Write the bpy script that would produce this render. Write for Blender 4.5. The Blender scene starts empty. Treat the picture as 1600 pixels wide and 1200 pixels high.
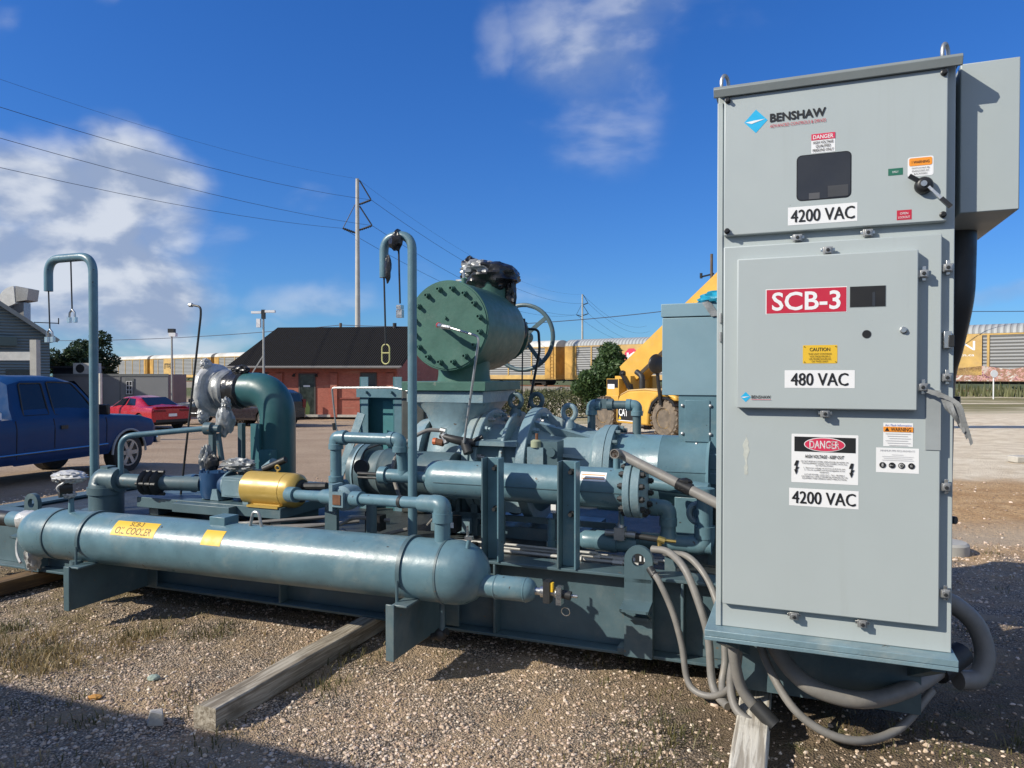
import bpy, math, random
from mathutils import Vector, Matrix, noise
R = math.radians
random.seed(7)
sc = bpy.context.scene
COL = sc.collection

# ------------------------------------------------------------------ camera, sky, sun, exposure
CAM_H = 1.62
cam_d = bpy.data.cameras.new('camera'); cam = bpy.data.objects.new('camera', cam_d); COL.objects.link(cam)
cam_d.sensor_width = 36; cam_d.lens = 36*1140/1600
cam_d.clip_start = .05; cam_d.clip_end = 3000
cam.location = (0, 0, CAM_H); cam.rotation_euler = (R(90-0.75), 0, 0)
sc.camera = cam
SUN = Vector((-.784, -.2994, .539)).normalized()      # towards the sun
SUN_EL = math.asin(SUN.z); SUN_AZ = math.atan2(SUN.x, SUN.y)
sun_d = bpy.data.lights.new('sun', 'SUN'); sun_d.energy = 5.0; sun_d.angle = R(.5); sun_d.color = (1, .935, .81)
sun = bpy.data.objects.new('sun', sun_d); COL.objects.link(sun)
sun.rotation_euler = SUN.to_track_quat('Z', 'Y').to_euler(); sun.location = SUN*40
sc.view_settings.view_transform = 'Standard'; sc.view_settings.look = 'None'
sc.view_settings.exposure = .1; sc.view_settings.gamma = 1; sc.view_settings.use_curve_mapping = False

class NT:
    """small wrapper for building node trees"""
    def __init__(s, t): s.t = t; s.n = t.nodes; s.l = t.links
    def new(s, typ, **kw):
        nd = s.n.new(typ)
        for k, v in kw.items():
            if k.startswith('i_'):
                key = k[2:]
                key = int(key) if key.isdigit() else key.replace('_', ' ')
                sock = nd.inputs[key]
                if hasattr(v, 'is_output'): s.l.new(v, sock)
                else: sock.default_value = v
            else: setattr(nd, k, v)
        return nd
    def math(s, op, a, b=0.0, clamp=False):
        nd = s.new('ShaderNodeMath', operation=op, use_clamp=clamp)
        for i, v in enumerate((a, b)):
            if hasattr(v, 'is_output'): s.l.new(v, nd.inputs[i])
            else: nd.inputs[i].default_value = v
        return nd.outputs[0]
    def vmath(s, op, a, b=(0, 0, 0)):
        nd = s.new('ShaderNodeVectorMath', operation=op)
        for i, v in enumerate((a, b)):
            if hasattr(v, 'is_output'): s.l.new(v, nd.inputs[i])
            else: nd.inputs[i].default_value = v
        return nd.outputs['Value'] if op in ('LENGTH', 'DOT_PRODUCT') else nd.outputs[0]
    def ramp(s, x, a, b, lo=0.0, hi=1.0, smooth=True):
        nd = s.new('ShaderNodeMapRange'); nd.interpolation_type = 'SMOOTHSTEP' if smooth else 'LINEAR'
        s.l.new(x, nd.inputs[0])
        for i, v in zip((1, 2, 3, 4), (a, b, lo, hi)):
            if hasattr(v, 'is_output'): s.l.new(v, nd.inputs[i])
            else: nd.inputs[i].default_value = v
        return nd.outputs[0]
    def mix(s, f, a, b, blend='MIX'):
        nd = s.new('ShaderNodeMix', data_type='RGBA', blend_type=blend)
        for i, v in ((0, f), (6, a), (7, b)):
            if hasattr(v, 'is_output'): s.l.new(v, nd.inputs[i])
            elif i == 0: nd.inputs[i].default_value = v
            else: nd.inputs[i].default_value = (*v[:3], 1)
        return nd.outputs[2]
    def noise(s, vec, scale, detail=4, rough=.55, dist=0):
        nd = s.new('ShaderNodeTexNoise'); s.l.new(vec, nd.inputs['Vector'])
        nd.inputs['Scale'].default_value = scale; nd.inputs['Detail'].default_value = detail
        nd.inputs['Roughness'].default_value = rough; nd.inputs['Distortion'].default_value = dist
        return nd.outputs[0]

world = bpy.data.worlds.new("World"); sc.world = world; world.use_nodes = True
w = NT(world.node_tree); w.n.clear()
wo = w.new('ShaderNodeOutputWorld'); bg = w.new('ShaderNodeBackground'); w.l.new(bg.outputs[0], wo.inputs[0])
sky = w.new('ShaderNodeTexSky'); sky.sky_type = 'NISHITA'; sky.sun_disc = False
sky.sun_elevation = SUN_EL; sky.sun_rotation = SUN_AZ; sky.altitude = 0; sky.air_density = 1.0; sky.dust_density = .3; sky.ozone_density = 3.0
SKY_S = .085
CLOUD_OFF = (2.1, .2, 1.4)
dirv = w.new('ShaderNodeTexCoord').outputs['Generated']
hs = w.new('ShaderNodeHueSaturation'); hs.inputs['Saturation'].default_value = 1.3; hs.inputs['Value'].default_value = 1.0; hs.inputs['Hue'].default_value = .512
w.l.new(sky.outputs[0], hs.inputs['Color'])
gm_ = w.new('ShaderNodeGamma'); gm_.inputs['Gamma'].default_value = .72; w.l.new(hs.outputs[0], gm_.inputs['Color'])
blue_sky = w.mix(1.0, gm_.outputs[0], (.74, 1.42, 2.32), 'MULTIPLY')
def cloud_dir(px, py):     # a direction of the sky, as azimuth and height
    v = Vector(((px-800)/1140, 1, (585-py)/1140)); return v.normalized()
blobs = [ # azimuth/height given as photo position, half-width, half-height, strength
 (20, 300, 230, 85, 1.15), (170, 295, 170, 90, 1.15), (230, 350, 120, 60, .85), (80, 400, 290, 95, 1.2), (240, 455, 150, 70, 1.15),
 (60, 475, 220, 60, .9), (320, 505, 160, 40, .5), (60, 520, 200, 40, .55), (150, 350, 90, 50, 1.1), (330, 380, 120, 50, .35), (940, 90, 150, 190, .4), (985, 5, 240, 110, .4), (790, 50, 70, 70, .34),
 (225, 0, 60, 45, .45), (500, 310, 60, 30, .3), (785, 300, 60, 28, .12), (640, 420, 90, 40, .2), (860, 470, 110, 40, .25), (1570, 455, 120, 28, .45), (700, 330, 120, 40, .1), (480, 470, 120, 40, .3),
 (-250, 280, 260, 110, 1.0), (-500, 100, 300, 150, .8), (1900, 300, 250, 90, .7), (-20, 20, 60, 40, .35)]
mask = None
warp = w.new('ShaderNodeTexNoise'); w.l.new(dirv, warp.inputs['Vector']); warp.inputs['Scale'].default_value = 5; warp.inputs['Detail'].default_value = 4
wv = w.vmath('MULTIPLY', w.vmath('SUBTRACT', warp.outputs['Color'], (.5, .5, .5)), (.16, .16, .16))
wdir = w.vmath('ADD', dirv, wv)
for (px, py, rx, ry, k) in blobs:
    d = cloud_dir(px, py)
    dx = w.vmath('SUBTRACT', wdir, tuple(d))
    t = Vector((d.y, -d.x, 0)).normalized(); up = t.cross(d)
    a = w.math('DIVIDE', w.vmath('DOT_PRODUCT', dx, tuple(t)), rx/1140*d.y)
    b = w.math('DIVIDE', w.vmath('DOT_PRODUCT', dx, tuple(up)), ry/1140*d.y)
    ln = w.math('SQRT', w.math('ADD', w.math('MULTIPLY', a, a), w.math('MULTIPLY', b, b)))
    m = w.ramp(ln, 0.25, 1.25, k, 0.0)
    mask = m if mask is None else w.math('MAXIMUM', mask, m)
for az, el, rad, k in ((180, 30, .75, 1.0), (215, 45, .5, .9), (130, 35, .6, .9), (165, 65, .5, .7), (95, 30, .4, .8)):   # unseen clouds added behind the camera to fill the shade with neutral light
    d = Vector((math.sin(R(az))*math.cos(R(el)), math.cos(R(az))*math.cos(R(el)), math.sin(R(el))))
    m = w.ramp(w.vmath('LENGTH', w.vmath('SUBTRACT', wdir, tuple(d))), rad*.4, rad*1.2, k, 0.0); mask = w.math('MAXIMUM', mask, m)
sv = w.vmath('ADD', w.vmath('MULTIPLY', dirv, (1, 1, 1.9)), CLOUD_OFF)
n1 = w.noise(sv, 6.5, 8, .5, .2)
n2 = w.noise(w.vmath('ADD', sv, (-.025, 0, .03)), 6.5, 8, .5, .2)
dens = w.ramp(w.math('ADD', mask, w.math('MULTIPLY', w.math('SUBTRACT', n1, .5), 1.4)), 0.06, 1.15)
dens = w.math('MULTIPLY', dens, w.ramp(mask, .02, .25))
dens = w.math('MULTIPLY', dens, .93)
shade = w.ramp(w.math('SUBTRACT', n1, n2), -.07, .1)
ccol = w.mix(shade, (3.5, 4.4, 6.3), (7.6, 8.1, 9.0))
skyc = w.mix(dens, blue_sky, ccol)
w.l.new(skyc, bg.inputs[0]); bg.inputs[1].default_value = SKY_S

# ------------------------------------------------------------------ frames: skid frame (u along the skid, v away, z up)
ANG = R(21.5); CA, SA = math.cos(ANG), math.sin(ANG); ORG = (.6886, 3.925)
def W(u, v): return (ORG[0]+u*CA+v*SA, ORG[1]-u*SA+v*CA)
def sstep(a, b, x):
    t = min(1, max(0, (x-a)/(b-a))); return t*t*(3-2*t)
def gz(x, y):
    return -1.0*sstep(2, 45, y)*(1-.92*sstep(0, 24, x))

OFF = {}
def tag(o, label=None, cat=None, group=None, kind=None):
    if label: o['label'] = label
    if cat: o['category'] = cat
    if group: o['group'] = group
    if kind: o['kind'] = kind
    return o
def thing(name, label, cat, uvz, group=None):
    """an Empty standing in the skid's frame; its parts are given in (u, v, z)"""
    o = bpy.data.objects.new(name, None); COL.objects.link(o)
    x, y = W(uvz[0], uvz[1]); o.location = (x, y, uvz[2]); o.rotation_euler = (0, 0, -ANG); o.empty_display_size = .1
    OFF[o.name] = Vector(uvz)
    return tag(o, label, cat, group)
def wthing(name, label, cat, loc, rz=0, group=None):
    o = bpy.data.objects.new(name, None); COL.objects.link(o); o.location = loc; o.rotation_euler = (0, 0, rz)
    OFF[o.name] = Vector((0, 0, 0)); o.empty_display_size = .2
    return tag(o, label, cat, group)
def dup(o, parent=None):
    c = o.copy(); COL.objects.link(c); OFF[c.name] = OFF.get(o.name, Vector((0, 0, 0)))
    if parent: c.parent = parent
    for ch in list(o.children): dup(ch, c)
    return c

class MB:
    """collects shapes, then links them as one mesh object"""
    def __init__(s, *mats): s.v = []; s.f = []; s.m = []; s.mats = list(mats); s.cur = 0; s.T = None
    def use(s, mat):
        if mat not in s.mats: s.mats.append(mat)
        s.cur = s.mats.index(mat); return s
    def add(s, vs, fs):
        b = len(s.v)
        if s.T is not None: vs = [s.T @ Vector(p) for p in vs]
        s.v += [tuple(p) for p in vs]; s.f += [tuple(i+b for i in f) for f in fs]; s.m += [s.cur]*len(fs); return s
    def box(s, x0, x1, y0, y1, z0, z1):
        return s.add([(x, y, z) for x in (x0, x1) for y in (y0, y1) for z in (z0, z1)],
                     [(0, 1, 3, 2), (4, 6, 7, 5), (0, 4, 5, 1), (2, 3, 7, 6), (0, 2, 6, 4), (1, 5, 7, 3)])
    def bar(s, p0, p1, wd, ht, up=(0, 0, 1)):
        p0, p1 = Vector(p0), Vector(p1); d = (p1-p0).normalized(); up = Vector(up)
        r = d.cross(up)
        if r.length < 1e-4: r = d.cross(Vector((1, 0, 0)))
        r.normalize(); q = r.cross(d)
        vs = [p+r*(a*wd/2)+q*(b*ht/2) for p in (p0, p1) for a, b in ((-1, -1), (1, -1), (1, 1), (-1, 1))]
        return s.add(vs, [(3, 2, 1, 0), (4, 5, 6, 7), (0, 1, 5, 4), (1, 2, 6, 5), (2, 3, 7, 6), (3, 0, 4, 7)])
    def prism(s, poly, axis, d0, d1):
        """polygon in the two other axes, extruded along axis"""
        def P(a, b, c): return {'x': (c, a, b), 'y': (a, c, b), 'z': (a, b, c)}[axis]
        n = len(poly); vs = [P(a, b, d0) for a, b in poly]+[P(a, b, d1) for a, b in poly]
        return s.add(vs, [tuple(range(n)), tuple(range(2*n-1, n-1, -1))]+[(i, n+i, n+(i+1) % n, (i+1) % n) for i in range(n)])
    @staticmethod
    def frame(d):
        d = Vector(d).normalized(); a = Vector((0, 0, 1)) if abs(d.z) < .9 else Vector((1, 0, 0))
        r = d.cross(a).normalized(); return r, r.cross(d)
    def lathe(s, p, d, prof, n=24, a0=0, a1=2*math.pi):
        """revolve profile [(t, r)] about the axis p + t d"""
        p = Vector(p); d = Vector(d).normalized(); r, q = s.frame(d)
        full = abs(a1-a0-2*math.pi) < 1e-6; k = n if full else n+1
        vs, fs = [], []
        for t, rad in prof:
            for i in range(k):
                a = a0+(a1-a0)*i/n; vs.append(p+d*t+(r*math.cos(a)+q*math.sin(a))*rad)
        for j in range(len(prof)-1):
            for i in range(n):
                i2 = (i+1) % k; fs.append((j*k+i, j*k+i2, (j+1)*k+i2, (j+1)*k+i))
        if full:
            if prof[0][1] > 1e-6: fs.append(tuple(range(k-1, -1, -1)))
            if prof[-1][1] > 1e-6: b = (len(prof)-1)*k; fs.append(tuple(range(b, b+k)))
        return s.add(vs, fs)
    def cyl(s, p0, p1, r0, r1=None, n=20):
        p0, p1 = Vector(p0), Vector(p1); return s.lathe(p0, p1-p0, [(0, r0), ((p1-p0).length, r0 if r1 is None else r1)], n)
    def tube(s, path, r, n=12, cap=True, closed=False):
        P = [Vector(p) for p in path]; N = len(P); rr = r if isinstance(r, (list, tuple)) else [r]*N
        T = []
        for i in range(N):
            a = P[(i-1) % N] if (closed or i > 0) else P[0]; b = P[(i+1) % N] if (closed or i < N-1) else P[-1]
            T.append((b-a).normalized())
        u, q = s.frame(T[0]); vs, fs = [], []
        for i in range(N):
            if i: u = (u-T[i]*u.dot(T[i])).normalized()
            q = T[i].cross(u)
            vs += [P[i]+(u*math.cos(2*math.pi*k/n)+q*math.sin(2*math.pi*k/n))*rr[i] for k in range(n)]
        for i in range(N if closed else N-1):
            j = (i+1) % N
            for k in range(n): fs.append((i*n+k, i*n+(k+1) % n, j*n+(k+1) % n, j*n+k))
        if cap and not closed: fs += [tuple(range(n-1, -1, -1)), tuple(range((N-1)*n, N*n))]
        return s.add(vs, fs)
    def torus(s, c, d, Rr, r, n=28, m=10, a0=0, a1=2*math.pi):
        c = Vector(c); u, q = s.frame(d); full = abs(a1-a0-2*math.pi) < 1e-6
        k = n if full else n+1
        return s.tube([c+(u*math.cos(a0+(a1-a0)*i/n)+q*math.sin(a0+(a1-a0)*i/n))*Rr for i in range(k)], r, m, closed=full)
    def ball(s, c, r, sx=1, sy=1, sz=1, n=16, m=10):
        vs = [(c[0], c[1], c[2]-r*sz)]
        for j in range(1, m):
            t = -math.pi/2+math.pi*j/m
            vs += [(c[0]+r*sx*math.cos(t)*math.cos(2*math.pi*i/n), c[1]+r*sy*math.cos(t)*math.sin(2*math.pi*i/n), c[2]+r*sz*math.sin(t)) for i in range(n)]
        vs.append((c[0], c[1], c[2]+r*sz)); fs = [(0, 1+(i+1) % n, 1+i) for i in range(n)]
        for j in range(m-2):
            for i in range(n): a = 1+j*n; fs.append((a+i, a+(i+1) % n, a+n+(i+1) % n, a+n+i))
        a = 1+(m-2)*n; fs += [(a+i, a+(i+1) % n, len(vs)-1) for i in range(n)]
        return s.add(vs, fs)
    def crumple(s, c, r, rx=1, ry=1, rz=1, amp=.3, freq=3.0, seed=0, n=30, m=20):
        """a crumpled bag: a ball with folds"""
        b = len(s.v); s.ball((0, 0, 0), 1, n=n, m=m)
        for i in range(b, len(s.v)):
            p = Vector(s.v[i]); q = p*freq+Vector((seed*3.1, seed*1.7, seed*.9))
            k = 1+amp*(1-2.2*abs(noise.noise(q)))+amp*.5*(noise.noise(q*2.3))
            s.v[i] = (c[0]+p.x*k*r*rx, c[1]+p.y*k*r*ry, c[2]+p.z*k*r*rz)
        return s
    def quad(s, *ps): return s.add(ps, [tuple(range(len(ps)))])
    def text(s, txt, mapf, size=1.0, width=None, bold=.0, align='CENTER', shear=0.0, spacing=1.0):
        """flat lettering; mapf(x, y) gives the place; height of capitals = size"""
        cu = bpy.data.curves.new('lettering', 'FONT'); cu.body = txt; cu.align_x = 'LEFT'; cu.offset = bold; cu.shear = shear; cu.resolution_u = 3; cu.space_character = spacing
        ob = bpy.data.objects.new('lettering', cu); COL.objects.link(ob)
        me = bpy.data.meshes.new_from_object(ob.evaluated_get(bpy.context.evaluated_depsgraph_get()))
        bpy.data.objects.remove(ob); bpy.data.curves.remove(cu)
        xs = [v.co.x for v in me.vertices]
        if not xs: return s
        x0, x1 = min(xs), max(xs); k = size/.69; kx = k if width is None else width/(x1-x0)
        cx = {'CENTER': (x0+x1)/2, 'LEFT': x0, 'RIGHT': x1}[align]
        s.add([mapf((v.co.x-cx)*kx, (v.co.y-.345)*k) for v in me.vertices], [tuple(p.vertices) for p in me.polygons])
        bpy.data.meshes.remove(me); return s
    def build(s, name, parent=None, at=None, rz=None, smooth=35, bevel=0, frame='skid'):
        """parent: part of that thing. Without a parent: a thing in one mesh standing at `at`"""
        off = OFF.get(parent.name, Vector((0, 0, 0))) if parent else (Vector(at) if (at is not None and frame == 'skid') else Vector((0, 0, 0)))
        me = bpy.data.meshes.new(name); me.from_pydata([Vector(p)-off for p in s.v], [], s.f)
        for m in s.mats: me.materials.append(m)
        me.polygons.foreach_set('material_index', s.m); me.update()
        o = bpy.data.objects.new(name, me); COL.objects.link(o)
        if smooth: me.shade_smooth(); me.set_sharp_from_angle(angle=R(smooth))
        if bevel:
            b = o.modifiers.new('bevel', 'BEVEL'); b.width = bevel; b.segments = 2; b.limit_method = 'ANGLE'; b.angle_limit = R(40); b.harden_normals = False
        if parent: o.parent = parent; OFF[o.name] = off
        else:
            if frame == 'skid' and at is not None:
                x, y = W(at[0], at[1]); o.location = (x, y, at[2]); o.rotation_euler = (0, 0, -ANG)
            elif at is not None: o.location = at; o.rotation_euler = (0, 0, rz or 0)
            OFF[o.name] = off
        return o
def fillet(path, rad, seg=6):
    P = [Vector(p) for p in path]; out = [P[0]]
    for i in range(1, len(P)-1):
        a, b, c = P[i-1], P[i], P[i+1]; r = rad[i-1] if isinstance(rad, (list, tuple)) else rad
        d0 = (a-b); d1 = (c-b); r = min(r, d0.length*.49, d1.length*.49)
        if r < 1e-4: out.append(b); continue
        p0 = b+d0.normalized()*r; p1 = b+d1.normalized()*r
        for k in range(seg+1):
            t = k/seg; out.append(p0*(1-t)**2+b*2*t*(1-t)+p1*t*t)
    return out+[P[-1]]
def spline(pts, n=8):
    P = [Vector(p) for p in pts]; Q = [P[0]*2-P[1]]+P+[P[-1]*2-P[-2]]; out = []
    for i in range(1, len(Q)-2):
        a, b, c, d = Q[i-1:i+3]
        for k in range(n):
            t = k/n; out.append(.5*((2*b)+(c-a)*t+(2*a-5*b+4*c-d)*t*t+(3*b-a-3*c+d)*t**3))
    return out+[P[-1]]

# ------------------------------------------------------------------ materials
def mat(name, col, rough=.5, metal=0.0, var=.1, scale=6.0, bump=0.0, bscale=80, chips=None, chipk=.72, chipscale=30, spec=.5, coat=0.0, dust=None, dustk=.5, streak=None, scratch=None):
    m = bpy.data.materials.new(name); m.use_nodes = True; t = NT(m.node_tree)
    b = t.n['Principled BSDF']; co = t.new('ShaderNodeTexCoord').outputs['Object']
    n = t.noise(co, scale, 5, .6)
    c = t.mix(t.ramp(n, .25, .75), tuple(x*(1-var) for x in col), tuple(min(1, x*(1+var)) for x in col))
    if dust is not None:
        d = t.ramp(t.noise(co, scale*.6, 6, .7, .4), dustk, dustk+.22); c = t.mix(t.math('MULTIPLY', d, .55), c, dust)
    if streak is not None:      # faint runs of old rain
        k = t.noise(t.vmath('MULTIPLY', co, (14, 14, .7)), 1.3, 5, .65); k2 = t.noise(co, 1.7, 3)
        c = t.mix(t.math('MULTIPLY', t.ramp(k, .52, .78), t.ramp(k2, .4, .7, 0, .38)), c, streak)
    if scratch is not None:     # rubbed and scratched paint
        k = t.noise(t.vmath('MULTIPLY', co, (2.2, 9, 26)), 3.0, 4, .7, .5)
        c = t.mix(t.ramp(k, .7, .74, 0, .7), c, scratch)
    if chips is not None:
        k = t.ramp(t.noise(co, chipscale, 3, .5), chipk, chipk+.03); c = t.mix(k, c, chips)
    t.l.new(c, b.inputs['Base Color'])
    t.l.new(t.ramp(t.noise(co, scale*3, 4), .2, .8, max(.03, rough-.08), min(1, rough+.1)), b.inputs['Roughness'])
    b.inputs['Metallic'].default_value = metal; b.inputs['Specular IOR Level'].default_value = spec; b.inputs['Coat Weight'].default_value = coat
    if bump:
        bn = t.new('ShaderNodeBump'); bn.inputs['Strength'].default_value = bump; bn.inputs['Distance'].default_value = .01
        t.l.new(t.noise(co, bscale, 4, .6), bn.inputs['Height']); t.l.new(bn.outputs[0], b.inputs['Normal'])
    return m
BLUE = mat('machine_paint', (.11, .2, .24), .33, 0, .16, 5, .1, 38, chips=(.05, .05, .045), chipk=.71, chipscale=24, dust=(.25, .3, .29), dustk=.52, scratch=(.27, .33, .34), streak=(.07, .115, .13))
BLUE_L = mat('cast_paint', (.17, .26, .3), .42, 0, .16, 4, .22, 45, chips=(.1, .09, .075), chipk=.7, chipscale=16, dust=(.4, .42, .38), dustk=.47, streak=(.09, .12, .13), scratch=(.36, .4, .39))
BLUE_D = mat('beam_paint', (.075, .125, .145), .42, 0, .18, 3, .08, 40, chips=(.17, .13, .095), chipk=.71, chipscale=20, dust=(.19, .215, .21), dustk=.5, scratch=(.15, .17, .17), streak=(.04, .05, .05))
BOXB = mat('box_paint', (.2, .315, .37), .42, 0, .06, 3, .03, 60, chips=(.05, .05, .05), chipk=.78, chipscale=9)
GREEN = mat('valve_paint', (.07, .15, .122), .42, 0, .14, 6, .12, 50, spec=.18, chips=(.16, .2, .17), chipk=.71, chipscale=25, dust=(.16, .23, .195), dustk=.55)
TEAL = mat('elbow_paint', (.028, .1, .108), .38, 0, .1, 4, .04, 50)
TEALP = mat('panel_paint', (.035, .13, .15), .5, 0, .1, 4)
GREY = mat('cabinet_paint', (.405, .45, .45), .42, 0, .018, 2, .012, 90, chips=(.16, .165, .165), chipk=.765, chipscale=17, streak=(.34, .365, .35))
GREYD = mat('cabinet_side_paint', (.385, .43, .43), .48, 0, .04, 2, .02, 90)
ROOFP = mat('cabinet_roof_paint', (.21, .235, .235), .5, 0, .08, 5)
STEEL = mat('stainless', (.55, .55, .53), .28, .9, .1, 20)
TUBING = mat('bright_tubing', (.5, .49, .46), .42, .35, .08, 6)
ZINC = mat('zinc', (.42, .42, .41), .42, .75, .15, 15)
CONDUIT = mat('conduit_grey', (.2, .19, .175), .5, 0, .14, 12, .05, 60, dust=(.3, .27, .23))
BLACK = mat('black_plastic', (.014, .014, .015), .4, 0, .15, 8)
RUBBER = mat('rubber', (.022, .021, .02), .75, 0, .2, 10, .2, 40, dust=(.1, .08, .06))
DARK = mat('dark_steel', (.03, .031, .032), .5, .2, .2, 10)
GOLD = mat('motor_gold', (.5, .34, .085), .36, .15, .08, 4, .02, 50)
PUMPB = mat('pump_blue', (.018, .06, .14), .4, 0, .15, 8, .2, 60)
PLASTIC = mat('plastic_sheet', (.48, .48, .47), .3, 0, .25, 9, .5, 14)
PLASTG = mat('silver_wrap', (.3, .31, .31), .35, .25, .3, 9, .5, 20)
BAG = mat('black_bag', (.02, .02, .021), .28, 0, .3, 6, .6, 16)
BLUEBAG = mat('blue_plastic', (.02, .28, .42), .3, 0, .3, 10, .5, 20)
WHITE = mat('sign_white', (.8, .8, .8), .45, 0, .02)
INK = mat('ink_black', (.012, .012, .013), .5, 0, .02)
RED = mat('sign_red', (.52, .02, .05), .45, 0, .03)
REDL = mat('sign_red_light', (.62, .035, .09), .45, 0, .05)
ORANGE = mat('sign_orange', (.85, .3, .03), .45, 0, .03)
YELLOW = mat('sign_yellow', (.75, .47, .03), .5, 0, .05)
GREENS = mat('sign_green', (.02, .14, .09), .5, 0, .05)
CYAN = mat('logo_cyan', (.02, .42, .72), .45, 0, .03)
BRASS = mat('brass', (.5, .36, .12), .35, .9, .1)
RUST = mat('rust', (.16, .07, .035), .8, 0, .4, 14, .2)
GLASSD = mat('dark_window', (.035, .037, .042), .12, 0, .1)
def wood_mat(name, col, dark):
    m = bpy.data.materials.new(name); m.use_nodes = True; t = NT(m.node_tree); b = t.n['Principled BSDF']
    co = t.new('ShaderNodeTexCoord').outputs['Object']
    st = t.vmath('MULTIPLY', co, (22, 1.2, 22)); g = t.noise(st, 2.2, 6, .65, .6); n = t.noise(co, 7, 5, .6)
    c = t.mix(t.ramp(g, .38, .62), dark, col); c = t.mix(t.math('MULTIPLY', t.ramp(n, .5, .75), .6), c, tuple(x*.55 for x in dark))
    t.l.new(c, b.inputs['Base Color']); b.inputs['Roughness'].default_value = .85
    bn = t.new('ShaderNodeBump'); bn.inputs['Strength'].default_value = .6; bn.inputs['Distance'].default_value = .006
    t.l.new(g, bn.inputs['Height']); t.l.new(bn.outputs[0], b.inputs['Normal']); return m
TIMBER = wood_mat('weathered_timber', (.46, .41, .33), (.2, .165, .12))
TIMBERB = wood_mat('brown_timber', (.2, .12, .05), (.09, .055, .028))
TIMBERW = wood_mat('pale_timber', (.7, .66, .57), (.36, .32, .26))

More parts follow.
